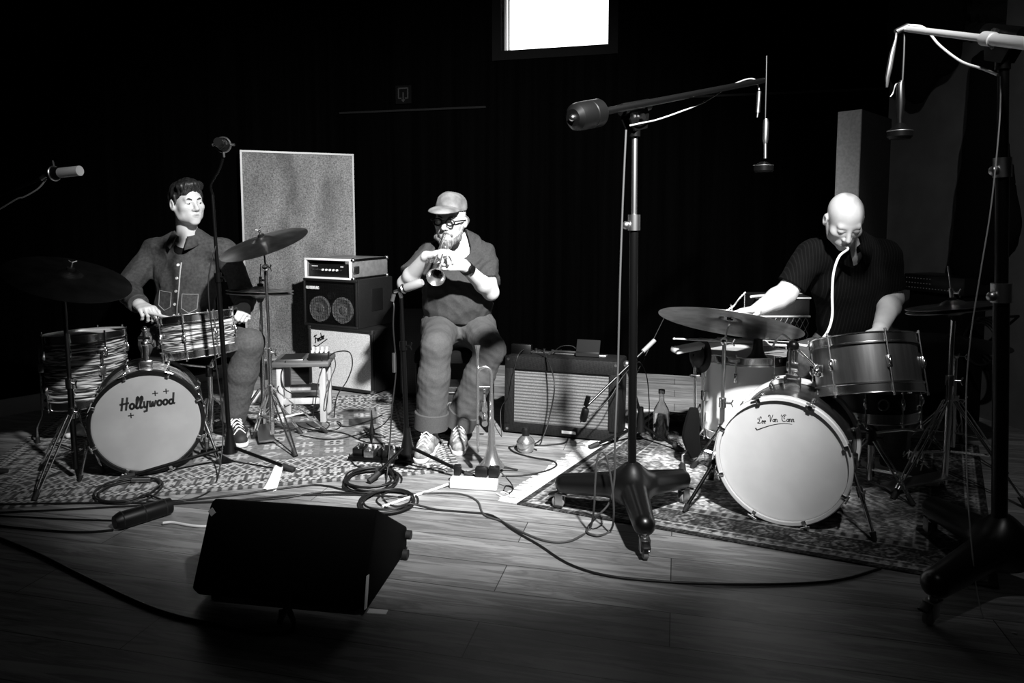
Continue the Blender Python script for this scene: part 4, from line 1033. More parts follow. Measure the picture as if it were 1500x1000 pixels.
for i in range(4):
    for r_ in (0, 1):
        a = pc + tx * (-.040 + i * .027) + ty * (.022 - r_ * .03) + V((0, 0, .044)); MB().cyl(a, a + V((0, 0, .030 if r_ == 0 else .014)), .008).build('knob', M['white'], q)
cable('dark lead looping from the white-knobbed pedal over the pale cabinet to the rug', [pc + tx * .06 + V((0, 0, .02)), pc + tx * .11 + V((0, -.02, .05)), P(512, 516, tb.y), P(516, 535, tb.y), P(508, 558, tb.y), P(494, 580, tb.y)] + on_floor([(490, 612), (498, 625), (515, 626), (545, 617), (560, 610)]), .0035)
cable('dark lead hanging from the tablet end of the timber stool', [c0 - tx * .08 - ty * .14 + V((0, 0, th + .012)), P(418, 530, tb.y), P(412, 548, tb.y), P(416, 568, tb.y), P(430, 578, tb.y + .1)] + on_floor([(446, 596), (458, 606), (470, 604)]), .0035)
for i, (dx, x1, lab) in enumerate(((.05, 462, 'nearest'), (.125, 479, 'rightmost'))):
    cable('thin lead dropping from the pedal past the stool leg, %s of the two' % lab, [pc + tx * (dx - .03) - ty * .04 + V((0, 0, .02)), pc + tx * (dx - .02) - ty * .075 + V((0, 0, -.03)), P(x1 + 4, 560, tb.y - .03), P(x1, 590, tb.y - .04)] + on_floor([(x1 - 2, 614), (x1 + 20, 622), (x1 + 12, 632), (x1 - 14, 630), (x1 - 30, 622)]), .003)

# ------------------------------------------------------------------ around the trumpeter
seat_c = V((-.33, 4.18, 0))
t = thing('piano_stool', 'black square stool under the trumpeter', 'stool', seat_c)
MB().box(seat_c + V((0, .02, .44)), (.46, .36, .07), None, .015).build('seat', M['black_cloth'], t)
for sx in (-1, 1):
    for sy in (-1, 1): MB().box(seat_c + V((sx * .2, .02 + sy * .14, .2025)), (.04, .04, .405), None, .004).build('leg', M['black_metal'], t)
bx = B(662, 622); t = thing('instrument_case', 'black instrument case with crest beneath the trumpeter\'s stool', 'case', (bx.x, 4.07, 0))
MB().box((bx.x, 4.10, .14 + .006), (.24, .20, .27), None, .012).build('body', M['tolex'], t)
MB().box((bx.x, 3.998, .245), (.22, .01, .010), None, .002).build('metal_band', M['steel'], t)
MB().torus((bx.x + .01, 3.996, .16), (0, 1, 0), .022, .004, 20, 6, None, 1.3).build('crest', M['alu'], t)
x0, x1 = P(576, 430, 4.78).x, P(716, 430, 4.78).x; zt = P(600, 426, 4.78).z
t = thing('keyboard_amplifier', 'large dark amplifier standing in shadow right behind the trumpeter', 'amplifier', ((x0 + x1) / 2, 4.78, 0))
MB().box(((x0 + x1) / 2, 4.93, zt / 2 + .005), (x1 - x0, .28, zt - .01), None, .012).build('cabinet', M['black_cloth'], t)
MB().box(((x0 + x1) / 2, 4.788, zt * .45), (x1 - x0 - .08, .012, zt * .78), None, .003).build('grille', M['grille_dark'], t)
MB().tube([((x0 + x1) / 2 - .12, 4.93, zt - .002), ((x0 + x1) / 2 - .1, 4.93, zt + .02), ((x0 + x1) / 2 + .1, 4.93, zt + .02), ((x0 + x1) / 2 + .12, 4.93, zt - .002)], .009, 8).build('handle', M['rubber'], t)
# trumpet on its stand, bell down
def trumpet_stand(label, b, peg, spread=.10):
    b = V(b); t = thing('trumpet_stand', label, 'trumpet stand', b)
    MB().lathe([(0, peg), (.003, peg - .004), (.006, peg * .6), (.012, .06), (.018, .035), (.018, .026), (0, .026)], Matrix.Translation(b), 20).build('peg', M['black_plastic'], t)
    for i, a in enumerate((10, 100, 190, 280)):
        d = V((math.cos(R(a)), math.sin(R(a)), 0)); MB().tube([b + V((0, 0, .032)), b + d * spread * .5 + V((0, 0, .022)), b + d * spread + V((0, 0, .006))], [.007, .0055, .004], 8).build('foot', M['black_plastic'], t)
    return t
tsb = B(720, 692); trumpet_stand('black stand holding the upright trumpet', tsb, .22, .13)
trumpet_stand('empty black trumpet stand on the patterned rug', B(545, 644), .165, .075)
def trumpet(label, M4, k=1.0, m='silver', bellup=False, pocket=False):
    """Local: bell mouth at z=0 opening to -Z, mouthpiece end at +Z; valves beside the bell tube on -X."""
    t = thing('trumpet', label, 'trumpet', M4=M4)
    L = .46 * k; sep = .062 * k
    prof = [(.0605, .0), (.0615, .003), (.058, .006), (.042, .026), (.030, .05), (.0215, .085), (.0165, .13), (.013, .19), (.0105, .26), (.0085, .34)]
    inner = [(r_ - .0012, z + .001) for r_, z in prof[::-1]]; MB().lathe([(r_ * k, z * k) for r_, z in prof + inner + [prof[0]]], None, 40).build('bell', M[m], t, local=True)
    bow = [(0, 0, .33 * k), (0, 0, .40 * k)] + [(-sep / 2 + sep / 2 * math.cos(R(a)), 0, .43 * k + sep / 2 * math.sin(R(a))) for a in range(0, 181, 20)] + [(-sep, 0, .40 * k), (-sep, 0, .20 * k)]
    MB().tube(bow, .0075 * k, 10).build('bell_bow', M[m], t, local=True)
    for i in range(3):
        z = (.215 + .032 * i) * k; x = -sep * .5
        v_ = MB().cyl((x, -.05 * k, z), (x, .06 * k, z), .0125 * k, n=16); v_.cyl((x, .058 * k, z), (x, .066 * k, z), .0135 * k, n=16); v_.cyl((x, -.058 * k, z), (x, -.05 * k, z), .0135 * k, n=16); v_ = v_.build('valve', M[m], t, local=True)
        bt = MB().cyl((x, .066 * k, z), (x, .085 * k, z), .003 * k, n=8); bt.cyl((x, .085 * k, z), (x, .090 * k, z), .0085 * k, n=14); bt.build('finger_button', M['steel'], v_, local=True)
    lead = [(-sep, .006, .50 * k), (-sep, .006, .30 * k), (-sep, .006, .10 * k)] + [(-sep - 0 * k, .006 - .022 * k + .022 * k * math.cos(R(a)), .10 * k - .022 * k * math.sin(R(a))) for a in range(20, 181, 20)] + [(-sep, .006 - .044 * k, .20 * k)]
    MB().tube(lead, .0065 * k, 10).build('leadpipe', M[m], t, local=True)
    mp = MB().tube([(-sep, .006, .47 * k), (-sep, .006, .52 * k), (-sep, .006, .545 * k), (-sep, .006, .56 * k)], [.0055 * k, .0065 * k, .010 * k, .0135 * k], 16); mp.build('mouthpiece', M['silver'], t, local=True)
    for z in (.15, .37): MB().cyl((0, .002, z * k), (-sep, .004, z * k), .0035 * k, n=8).build('brace', M[m], t, local=True)
    sl = MB().tube([(-sep * .5, .03 * k, .28 * k)] + [(-sep * .5 + .0 * k, .03 * k + .018 * k * math.sin(R(a)) - .0, .33 * k - .018 * k * math.cos(R(a)) + .0) for a in range(60, 181, 30)], .005 * k, 8); sl.torus((-sep * .5, -.062 * k, .25 * k), (1, 0, 0), .012 * k, .0025 * k, 18, 6); sl.build('valve_slide', M[m], t, local=True)
    return t
um = F4(V((tsb.x, tsb.y, .032)), (0.0, 0.012, 1), V((1, 0.05, 0)))
trumpet('brass trumpet standing bell-down on a stand beside the trumpeter\'s feet', um, 1.06, 'brass')
# straight mute on the floor
b = B(770, 661); t = thing('trumpet_mute', 'round metal trumpet mute on the floor before the tweed amplifier', 'mute', b)
MB().lathe([(0, .001), (.034, .001), (.043, .010), (.047, .03), (.047, .052), (.042, .066), (.026, .082), (.02, .088), (0, .088)], Matrix.Translation(b), 36).build('body', M['brass'], t)
MB().lathe([(.019, .086), (.021, .11), (.019, .122), (.012, .128), (0, .128)], Matrix.Translation(b), 24).build('stem', M['black_plastic'], t)
MB().lathe([(.0468, .048), (.0485, .050), (.0485, .055), (.0465, .057)], Matrix.Translation(b), 36).build('rim_band', M['steel'], t)
# pedalboard on the rug
pbc = B(562, 674); t = thing('pedalboard', 'low board of small effects pedals on the rug by the microphone stand', 'pedalboard', pbc)
pr_ = Matrix.Rotation(R(-10), 3, 'Z'); MB().box(pbc + V((0, 0, .012)), (.34, .12, .02), pr_, .004).build('board', M['black_metal'], t)
for i, (x, g) in enumerate(((-.13, 'gunmetal'), (-.06, 'steel'), (.005, 'black_plastic'), (.07, 'steel'), (.13, 'gunmetal'))):
    c = pbc + pr_ @ V((x, .012 * (-1) ** i, .022)); p_ = MB().box(c + V((0, 0, .018)), (.052, .088, .036), pr_, .004).build('effects_unit', M[g], t)
    for kx in (-.014, .014): MB().cyl(c + pr_ @ V((kx, .022, .036)), c + pr_ @ V((kx, .022, .048)), .006).build('knob', M['white'] if i % 2 else M['steel'], p_)
    MB().cyl(c + pr_ @ V((0, -.025, .036)), c + pr_ @ V((0, -.025, .046)), .007).build('footswitch', M['chrome'], p_)
# power strip and its plugs
a, b = B(660, 714), B(729, 718); d = (b - a); Lp = d.length; d.normalize(); pm = frame((0, 0, 1), d); c = (a + b) / 2
t = thing('power_strip', 'white multi-socket power strip on the bare floor', 'power strip', c)
ps = MB().box(c + V((0, .012, .024)), (Lp, .055, .046), pm, .006).build('housing', M['white'], t)
for i in range(6): MB().cyl(c + d * (-Lp * .38 + i * Lp * .13) + V((0, .012, .0468)), c + d * (-Lp * .38 + i * Lp * .13) + V((0, .012, .0478)), .012, n=18).build('socket', mat('socket_grey', .5, .5), ps)
for nm, x, lab, sz in (('power_plug', -.36, 'black plug at the left end of the white power strip', (.035, .03, .05)), ('power_adapter', .16, 'black wide adapter over the middle of the white power strip', (.06, .04, .045)), ('power_adapter', .42, 'black adapter at the right end of the white power strip', (.05, .042, .05))):
    q = c + d * Lp * x + V((0, .028, .0485)); o = MB().box(q + V((0, .01, sz[2] / 2)), sz, pm, .008); o.solo(nm, M['black_plastic'], lab, 'plug')
cable('white mains lead running left from the power strip', [c - d * (Lp / 2 + .001) + V((0, .012, .016))] + on_floor([(640, 717), (600, 730), (560, 744)], .006), .006, 'white_cable')
cable('thin black adapter cord curled at the right end of the power strip', [c + d * Lp * .42 + V((.03, .03, .075)), P(742, 700, c.y), P(751, 712, c.y)] + on_floor([(748, 722), (738, 720), (742, 712), (752, 716), (744, 726)], .003), .0028)
cable('white cord end curled beside the power strip', on_floor([(733, 722), (740, 722), (745, 727), (736, 728), (728, 724)], .003), .003, 'white_cable')

# ------------------------------------------------------------------ tweed combo amplifier
a0, a1 = G(738, 634), G(905, 650); ad = (a1 - a0); AW = ad.length; ad.normalize(); an = V((ad.y, -ad.x, 0)); m = face4(a0, ad, an); AH = .45; AD = .26
t = thing('guitar_amplifier', 'tweed combo amplifier with striped grille cloth at centre back', 'amplifier', a0)
# leaning back a little: side profile narrower at the top
box_ = MB()
tl = m @ Matrix.Rotation(R(-3), 4, 'X')
box_.box(tl @ V((AW / 2, AH / 2 + .006, -AD / 2 - .025)), (AW, AH - .01, AD), tl.to_3x3(), .014); e = .055
for x0, x1, z0, z1 in ((0, AW, AH - .075, AH), (0, AW, .012, .012 + e), (0, e, .05, AH - .07), (AW - e, AW, .05, AH - .07)):
    box_.box(tl @ V(((x0 + x1) / 2, (z0 + z1) / 2, -.0125)), (x1 - x0, z1 - z0, .025), tl.to_3x3(), .003)
box_.build('cabinet', M['tweed'], t)
MB().box(tl @ V((AW / 2, (AH - .075 + .012 + e) / 2, -.020)), (AW - 2 * e + .004, AH - .075 - .012 - e + .004, .006), tl.to_3x3()).build('grille', M['grille'], t)
for x in (.02, AW - .02):
    for z in (.03, AH - .02): MB().cyl(tl @ V((x, z, -.002)), tl @ V((x, z, .004)), .008).build('corner_screw', M['steel'], t)
MB().box(tl @ V((AW * .58, .038, .001)), (.08, .016, .004), tl.to_3x3(), .001).build('name_plate', M['white'], t)
MB().tube([tl @ V((AW / 2 - .1, AH + .0, -.12)), tl @ V((AW / 2 - .08, AH + .022, -.12)), tl @ V((AW / 2 + .08, AH + .022, -.12)), tl @ V((AW / 2 + .1, AH + .0, -.12))], .008, 8).build('handle', M['rubber'], t)
pn = MB().box(tl @ V((AW / 2 - .02, AH + .003, -.19)), (AW * .75, .01, .06), tl.to_3x3(), .002).build('control_panel', M['steel'], t)
for i in range(8): MB().cyl(tl @ V((AW * .2 + i * .05, AH + .008, -.19)), tl @ V((AW * .2 + i * .05, AH + .024, -.19)), .008).build('knob', M['black_plastic'], pn)
for x in (.05, AW - .05): MB().cyl(m @ V((x, .0005, -.05)), m @ V((x, .016, -.05)), .016).build('rubber_foot', M['rubber'], t)
q = tl @ V((AW * .70, AH, -.10)); t2 = thing('music_tablet', 'small dark tablet propped on the tweed amplifier', 'tablet', q)
rt = tl.to_3x3() @ Matrix.Rotation(R(-22), 3, 'X')
MB().box(q + rt @ V((0, .052, .01)), (.135, .10, .010), rt, .003).build('screen', mat('tablet_grey', .012, .9, spec=.08), t2); MB().box(q + V((0, .0, .008)), (.13, .05, .012), tl.to_3x3(), .003).build('stand_foot', M['black_plastic'], t2)
q = tl @ V((.07, AH, -.10)); t2 = thing('guitar_pedal', 'small chrome-edged pedal on the left end of the tweed amplifier', 'pedal', q)
MB().box(q + V((0, 0, .022)), (.12, .07, .036), tl.to_3x3(), .004).build('housing', M['gunmetal'], t2)
for i in range(3): MB().cyl(q + ad * (-.035 + i * .035) + V((0, 0, .040)), q + ad * (-.035 + i * .035) + V((0, 0, .054)), .008).build('knob', M['chrome'], t2)
cable('cable drooping down the front of the tweed amplifier left of centre', [tl @ V((AW * .25, AH + .03, -.1)), tl @ V((AW * .36, AH + .02, .0)), P(812, 560, a0.y - .2), P(806, 605, a0.y - .22), P(795, 640, a0.y - .26)] + on_floor([(778, 655), (786, 660)]), .004)
cable('thin lead hanging from the pedal down the amplifier\'s left edge', [tl @ V((.09, AH + .03, -.07)), tl @ V((.08, AH, .012)), tl @ V((.05, AH * .72, .018)), tl @ V((.032, AH * .5, .018)), tl @ V((-.02, AH * .3, .0)), FL(735, 640)], .0025)
cable('thin arched lead on top of the tweed amplifier', [tl @ V((AW * .38, AH + .012, -.14)), tl @ V((AW * .45, AH + .05, -.14)), tl @ V((AW * .55, AH + .055, -.14)), tl @ V((AW * .62, AH + .025, -.12))], .003)
cable('cable looping over the floor between the mute and the right rug', on_floor([(735, 698), (770, 697), (800, 691), (815, 683), (808, 676), (780, 671), (755, 664), (746, 657), (752, 652), (768, 668)], .0045) [:8] + on_floor([(750, 655), (775, 653), (800, 653), (826, 650), (832, 643)], .0045), .0045)

# ------------------------------------------------------------------ low boom stand and microphone in front of the amplifier
lb = B(938, 648); lt_p = P(940, 565, lb.y); 
t = thing('amplifier_microphone_stand', 'low black boom stand miking the tweed amplifier', 'microphone stand', lb)
MB().lathe([(0, .20), (.014, .20), (.017, .15), (.03, .085), (.033, .065), (0, .065)], Matrix.Translation((lb.x, lb.y, 0)), 24).build('leg_hub', M['black_shell'], t)
for fx, fy in ((866, 658), (997, 663), (960, 612)):
    ft = B(fx, fy); ft.z += .014; h = V((lb.x, lb.y, .10)); d = (ft - h).normalized()
    lg = MB().tube([h, ft], .008, 10).build('leg', M['black_metal'], t); MB().cyl(ft - d * .045, ft + d * .012, .0135).build('rubber_foot', M['rubber'], lg)
bp = P(918, 533, lb.y - .06); MB().cyl((lb.x, lb.y, .15), (bp.x, bp.y + .012, bp.z), .009).build('pole', M['black_metal'], t)
b0, b1 = P(957, 500, lb.y - .03), P(858, 596, lb.y - .22); d = (b1 - b0).normalized()
MB().cyl(b0, b1, .0065).build('boom_arm', M['gunmetal'], t); MB().cyl(b0 - d * .01, b0 + d * .085, .012).build('counterweight', M['grey_rubber'], t)
j = MB().ball(bp, (.02, .02, .02), 8); wing(j, bp, (.4, -.8, .2), (0, 0, 1)); j.build('boom_clutch', M['steel'], t)
MB().cyl(P(926, 560, lb.y), P(974, 463, lb.y + .25), .0035).build('spare_rod', M['gunmetal'], t)
am = thing('instrument_microphone', 'black microphone hanging in front of the striped amplifier grille', 'microphone', b1)
MB().box(P(856, 607, b1.y - .02), (.035, .05, .075), Matrix.Rotation(R(14), 3, 'Y'), .012).build('head', M['black_plastic'], am)
MB().cyl(P(858, 594, b1.y - .0), P(862, 580, b1.y + .0), .013).build('clip', M['black_metal'], am)
cable('thin cable curving from the amplifier microphone along its boom', [P(850, 618, b1.y - .02), P(868, 606, b1.y + .02), P(893, 583, b1.y + .05), P(912, 552, b1.y + .10), P(935, 530, lb.y - .02), P(947, 550, lb.y), P(951, 590, lb.y), FL(953, 640), FL(985, 648)], .003)
# bottle and glass
b = B(968, 645); t = thing('glass_bottle', 'empty clear spirits bottle behind the right rug', 'bottle', b)
MB().lathe([(0, .004), (.040, .001), (.0435, .008), (.0435, .15), (.040, .175), (.026, .2), (.0155, .218), (.0145, .262), (.0175, .264), (.0175, .28), (.0125, .28), (.0115, .22), (.022, .198), (.0365, .172), (.0405, .15), (.0405, .014), (0, .018)], Matrix.Translation(b), 40).build('body', M['glass'], t)
MB().lathe([(.0182, .262), (.0182, .282), (0, .283)], Matrix.Translation(b), 24).build('cap', M['steel'], t)
b = B(986, 651); t = thing('drinking_glass', 'short cut-glass tumbler beside the bottle', 'glass', b)
MB().lathe([(0, .001), (.028, .001), (.032, .06), (.030, .06), (.026, .012), (0, .012)], Matrix.Translation(b), 12).build('body', M['tumbler'], t, angle=10)
b = B(1003, 641); MB().box(b + V((0, .06, .03)), (.16, .12, .06), Matrix.Rotation(R(-14), 3, 'Z'), .02).solo('soft_case', M['black_cloth'], 'low black bag beside the bottle at the back', 'bag')
# ------------------------------------------------------------------ heavy studio boom stands
def studio_stand(label, base, az, hub_top, zs, top, boom, cw=None, k=1.0, leg_len=.33, bright=False, tube_r=.0205):
    b = V(base); t = thing('studio_boom_stand', label, 'microphone stand', b)
    # moulded three-legged base: one smooth shell
    d = SDF((b.x - .5 * k, b.y - .5 * k, .03), (b.x + .5 * k, b.y + .5 * k, .30 * k), .006)
    d.cap((b.x, b.y, .11 * k), (b.x, b.y, hub_top), .055 * k, .036 * k, .06)
    for a in az:
        dr = V((math.cos(a), math.sin(a), 0)); e = b + dr * leg_len * k
        d.cap(V((b.x, b.y, .155 * k)), V((e.x, e.y, .118 * k)), .058 * k, .042 * k, .05)
    d.cut((b.x, b.y, .082 * k), (0, 0, -1)); d.build('base', M['black_shell'], t)
    for a in az:
        dr = V((math.cos(a), math.sin(a), 0)); e = b + dr * (leg_len + .012) * k; n = V((-dr.y, dr.x, 0)); z0 = gz(e.x, e.y)
        cs = MB().cyl(V((e.x, e.y, .088 * k)), V((e.x, e.y, .07 * k)), .014)
        for sg in (-1, 1): cs.box(V((e.x, e.y, .050)) + n * .017 * sg + dr * .008, (.034, .004, .05), frame((0, 0, 1), dr), .001)
        cs.box(V((e.x, e.y, .073)), (.05, .038, .006), frame((0, 0, 1), dr), .001); cs = cs.build('caster', M['steel'], t)
        w_ = V((e.x, e.y, .0275 + z0)) + dr * .016
        MB().lathe([(0, -.011), (.020, -.011), (.0265, -.007), (.0265, .007), (.020, .011), (0, .011)], F4(w_, n), 28).build('wheel', M['grey_rubber'], cs)
        MB().lathe([(.007, -.0145), (.007, .0145), (0, .0145)], F4(w_, n), 14).build('axle', M['chrome'], cs)
        MB().box(w_ + V((0, 0, .035)) + dr * .022, (.04, .03, .010), frame((0, 0, 1), dr) @ Matrix.Rotation(R(20), 3, 'Y'), .003).build('brake_lever', M['gunmetal'], cs)
    tp = V(top); at_ = lambda z: V((b.x, b.y, 0)).lerp(tp, z / tp.z)
    for i, (z0, z1, r_, mm, nm) in enumerate(zs):
        MB().cyl(at_(z0), at_(z1), r_, n=20).build(nm, M[mm], t)
        if i < len(zs) - 1:
            j = MB().cyl(at_(z1 - .05), at_(z1 + .012), r_ + .007, n=20); j.ball(at_(z1 - .03) + V((-r_ - .016, -.012, 0)), .016, 8); j.cyl(at_(z1 - .03), at_(z1 - .03) + V((-r_ - .01, -.012, 0)), .008); j.build('height_clamp', M['steel'], t)
    p0, p1 = V(boom[0]), V(boom[1]); ax = (p1 - p0).normalized(); n = ax.cross(V((0, 0, 1))).normalized()
    j = MB()
    for sg in (-1, 1):
        j.prism([(-.04, -.06), (.04, -.06), (.062, -.01), (.05, .035), (-.05, .035), (-.062, -.01)], Matrix((ax, n.cross(ax), n)).transposed().to_4x4(), .018 * sg - .004, .018 * sg + .004)
    j.xf(Matrix.Translation(tp + V((0, 0, .035)))); j.cyl(tp + V((0, 0, -.05)), tp + V((0, 0, .01)), .022); j.cyl(tp + V((0, 0, .062)) - ax * .085, tp + V((0, 0, .062)) + ax * .085, .024, n=20); j.build('pivot_bracket', M['black_metal'], t)
    bo = MB()
    for z in (-.012, .030):
        q = tp + V((0, 0, .035 + z)); bo.cyl(q - n * .030, q + n * .036, .008, n=6); bo.cyl(q + n * .034, q + n * .042, .012, n=12); bo.cyl(q - n * .028, q - n * .038, .012, n=12)
    bo.build('pivot_bolt', M['chrome'], t)
    off = tp + V((0, 0, .062)) - (p0 + ax * ((tp + V((0, 0, .062)) - p0).dot(ax)))
    bm = MB().cyl(p0, p1, .0135 * (.85 if bright else 1), n=16)
    if bright:
        mid = p0.lerp(p1, (tp - p0).dot(ax) / (p1 - p0).length); bm.cyl(p0, mid, .0185, n=18); bm.cyl(mid - ax * .03, mid + ax * .012, .022, n=18)
    bm.build('boom_arm', M['bare_alu' if bright else 'gunmetal'], t)
    if cw:
        c = MB().lathe([(0, -.085), (.030, -.085), (.046, -.070), (.050, -.05), (.050, .0), (.047, .003), (.050, .006), (.050, .052), (.044, .06), (.02, .062), (0, .062)], F4(p0, ax), 36); c.build('counterweight', M['black_shell'], t)
        MB().ball(p0 - ax * .088, .012, 8).build('weight_knob', M['chrome'], t)
    return t, ax
# the central one
s0 = B(925, 764); s0.z = 0
top = P(930, 181, s0.y); cwp = P(862, 168, s0.y - .26); pe = P(1118, 118, s0.y + .62)
az = [math.atan2(-(.35), .10), R(163), R(24)]
tipf = G(938, 800); tl_, tr_ = G(826, 747), G(1006, 737)
az = [math.atan2(q.y - s0.y, q.x - s0.x) for q in (tipf, tl_, tr_)]
S1, ax1 = studio_stand('tall black studio boom stand on casters at the centre of the stage', (s0.x, s0.y, 0), az, .22, [(.15, 1.24, .0175, 'black_metal', 'lower_tube'), (1.24, top.z, .0115, 'steel', 'upper_tube')], top,
             (cwp, pe), True, 1.0, .29)
rc = thing('room_microphone', 'round black microphone hanging from the central boom above the right drums', 'microphone', P(1120, 248, pe.y))
Y_ = pe.y; ml = lambda x, y: P(x, y, Y_)
MB().cyl(ml(1123, 82), ml(1121, 178), .0045).build('suspension_rod', M['gunmetal'], rc)
q = MB().tube([ml(1122, 174), ml(1122, 180), ml(1121, 204), ml(1121, 210)], [.009, .0135, .0135, .010], 16); q.cyl(ml(1121, 210), ml(1121, 232), .008); q.build('body', M['steel'], rc)
c = ml(1118, 246); MB().lathe([(0, -.022), (.04, -.020), (.046, -.012), (.046, .010), (.040, .014), (.015, .03), (0, .03)], Matrix.Translation(c), 36).build('capsule_head', M['black_metal'], rc)
MB().torus(c + V((0, 0, .012)), (0, 0, 1), .0455, .0025, 36, 6).build('bright_rim', M['steel'], rc)
q = MB().cyl(ml(1112, 134), ml(1110, 165), .0095); q.cyl(ml(1110, 165), ml(1109, 172), .006, .004); q.solo('cable_connector', M['steel'], 'silver connector dangling beside the hanging centre microphone', 'connector')
cable('thin cable swagged from the central boom tip to its pivot', [ml(1112, 132), ml(1108, 118), ml(1094, 116), P(1066, 128, s0.y + .45), P(1030, 150, s0.y + .33), P(990, 166, s0.y + .18), P(960, 176, s0.y + .08), P(941, 180, s0.y - .03), P(922, 184, s0.y - .05)], .0035, 'grey_cable')
yc = s0.y - .12
lp = [P(917, 190, s0.y - .05), P(912, 300, s0.y - .04), P(908, 420, s0.y - .05), P(905, 540, s0.y - .06), P(901, 640, yc), P(900, 700, yc), P(893, 735, yc), P(876, 755, yc)]
lp += [FL(862, 772)] + on_floor([(860, 782), (876, 787), (894, 780)], .0045, .003) + [P(899, 755, yc - .03), P(897, 715, yc - .03), P(890, 675, yc - .03), P(882, 661, yc - .03), P(875, 672, yc - .03), P(872, 705, yc - .03), P(870, 745, yc - .02)]
lp += on_floor([(864, 776), (850, 787), (830, 795), (800, 794), (765, 781), (735, 765), (709, 755), (700, 736), (680, 726), (650, 723), (610, 725), (560, 733)], .0045)
cable('grey cable falling down the central stand, looping at its base and across the floor', lp, .0042, 'cable_mid')

# ------------------------------------------------------------------ right drum kit
bc = G(1144, 771); bc = P(1144, 674, bc.y); bc.z = .268
bn_ = V((-.50, -.866, 0)).normalized(); LBR = .36
bmr = F4(bc - bn_ * (LBR / 2 + .02), bn_, V((-bn_.y, bn_.x, 0)))
bass_r, fh = drum('bass_drum', 'right bass drum, pale hoops, white head lettered in script', 'drum', bmr, .245, LBR, 'shell_dark', 'head_white', 'head_white', 8, R(22), 'hoop_silver', True, air=False)
tm = Matrix.Translation((-.03, .155, LBR / 2 + .0042)) @ Matrix.Rotation(R(7), 4, 'Z') @ Matrix.Diagonal((.78, .78, 1, 1)); lt = MB()
for txt, x, y in (('Lee', -.068, -.010), ('Van', -.012, 0), ("'Cann", .060, .002)):
    lettering(lt, txt, tm @ Matrix.Translation((x, y, 0)), .036, .0034, .18, .9)
sw = [(-.10, -.036), (-.094, -.045)] + [(-.088 + .17 * i / 12, -.043 + .035 * math.sin(PI * .62 * i / 12)) for i in range(13)]
for i in range(len(sw) - 1): lt.stroke(sw[i:i + 2], .0055 * (1 - .8 * i / len(sw)), tm)
lt.build('lettering', M['ink'], fh, local=True)
for sx in (-1, 1):
    a = bmr @ V((sx * .243, .01, .08)); ft = B(*((1004, 752) if sx < 0 else (1280, 795))); ft.z += .016
    d = (ft - a).normalized(); mb = MB().cyl(a - d * .10, ft, .0075); mb.cyl(a + d * .10, a + d * .14, .013); mb.box(a, (.05, .06, .06), bmr.to_3x3(), .008); wing(mb, a + d * .12, (0, -1, 0), (0, 0, 1)); s_ = mb.build('spur', M['chrome' if sx > 0 else 'black_metal'], bass_r)
    MB().cyl(ft - d * .02, ft + d * .014, .013, .007).build('spur_tip', M['rubber'], s_)
q = bmr @ V((0, .245, -.02)); J = V((q.x, q.y, 0)); mb = MB().box(q + V((0, 0, .012)), (.07, .09, .03), bmr.to_3x3(), .008)
for dx in (-.011, .011): mb.cyl(q + V((dx, 0, 0)), q + V((dx, 0, .17)), .0085)
mb.box(q + V((0, 0, .05)), (.05, .04, .03), bmr.to_3x3(), .006); mb.box(q + V((0, 0, .10)), (.05, .04, .025), bmr.to_3x3(), .006); mb.build('tom_post', M['chrome'], bass_r)
ball_c = q + V((0, 0, .19)); MB().ball(ball_c, .023, 10).build('ball_joint', M['black_metal'], bass_r)
# rack tom on the post's arm
tc = P(1268, 537, 2.99); RTR, RTL = .202, .205
rtn = V((-.03, .33, 1)).normalized(); rtm = F4(tc, rtn)
rack, hd = drum('rack_tom', 'brushed dark tom mounted over the right bass drum', 'drum', rtm, RTR, RTL, 'shell_brushed', 'head_grey', 'head_grey', 6, R(28), 'chrome')
e = tc + V((-RTR - .012, -.04, -.005)); mb = MB().cyl(ball_c, e, .0075); mb.box(e, (.03, .05, .055), None, .008); mb.ball(e + V((-.02, -.02, 0)), .016, 8); mb.build('mount_arm', M['chrome'], rack)
# snare beneath and behind it
sc = V((1.62, 3.16, .44)); SNm = F4(sc, (-.02, .06, 1))
snare_r, hd = drum('snare_drum', 'dark snare drum half hidden behind and below the brushed tom', 'drum', SNm, .178, .14, 'gunmetal', 'head_white', 'head_grey', 8, R(10), 'chrome')
MB().torus((-.05, -.19, 0), (0, 1, 0), .022, .004, 20, 6).build('strainer', M['chrome'], snare_r, local=True)
snare_stand('chrome snare stand behind the right bass drum', sc, sc.z - .10, (sc.x, sc.y, 0), .006, [R(-60), R(60), R(180)], .2)
# white floor tom
wc = P(1094, 519, 3.68); WR, WL = .226, .40
wm = F4(wc - V((0, 0, WL / 2)), (0, .03, 1))
wt, hd = drum('floor_tom', 'large white floor tom behind the right bass drum', 'drum', wm, WR, WL, 'shell_white', 'head_grey', 'head_white', 8, R(15), 'chrome')
for a, foot in ((196, (1000, 691)), (300, None), (75, None)):
    d = V((math.cos(R(a)), math.sin(R(a)), 0)); c = V((wc.x, wc.y, 0)) + d * (WR + .022)
    f_ = B(*foot) if foot else c + d * .05; z0 = gz(f_.x, f_.y); ft = V((f_.x, f_.y, z0))
    lg = MB().tube([V((c.x, c.y, wc.z - .05)), V((c.x, c.y, .15)), V((c.x + (ft.x - c.x) * .85, c.y + (ft.y - c.y) * .85, .095)), ft + V((0, 0, .08)), ft + V((0, 0, .02))], .0060, 8)
    lg.box((c.x - d.x * .008, c.y - d.y * .008, wc.z - .20), (.034, .034, .05), Matrix.Rotation(R(a), 3, 'Z'), .005); lg = lg.build('leg', M['chrome'], wt)
    MB().cyl(ft + V((0, 0, .001)), ft + V((0, 0, .042)), .017, .012).build('rubber_foot', M['rubber'], lg)
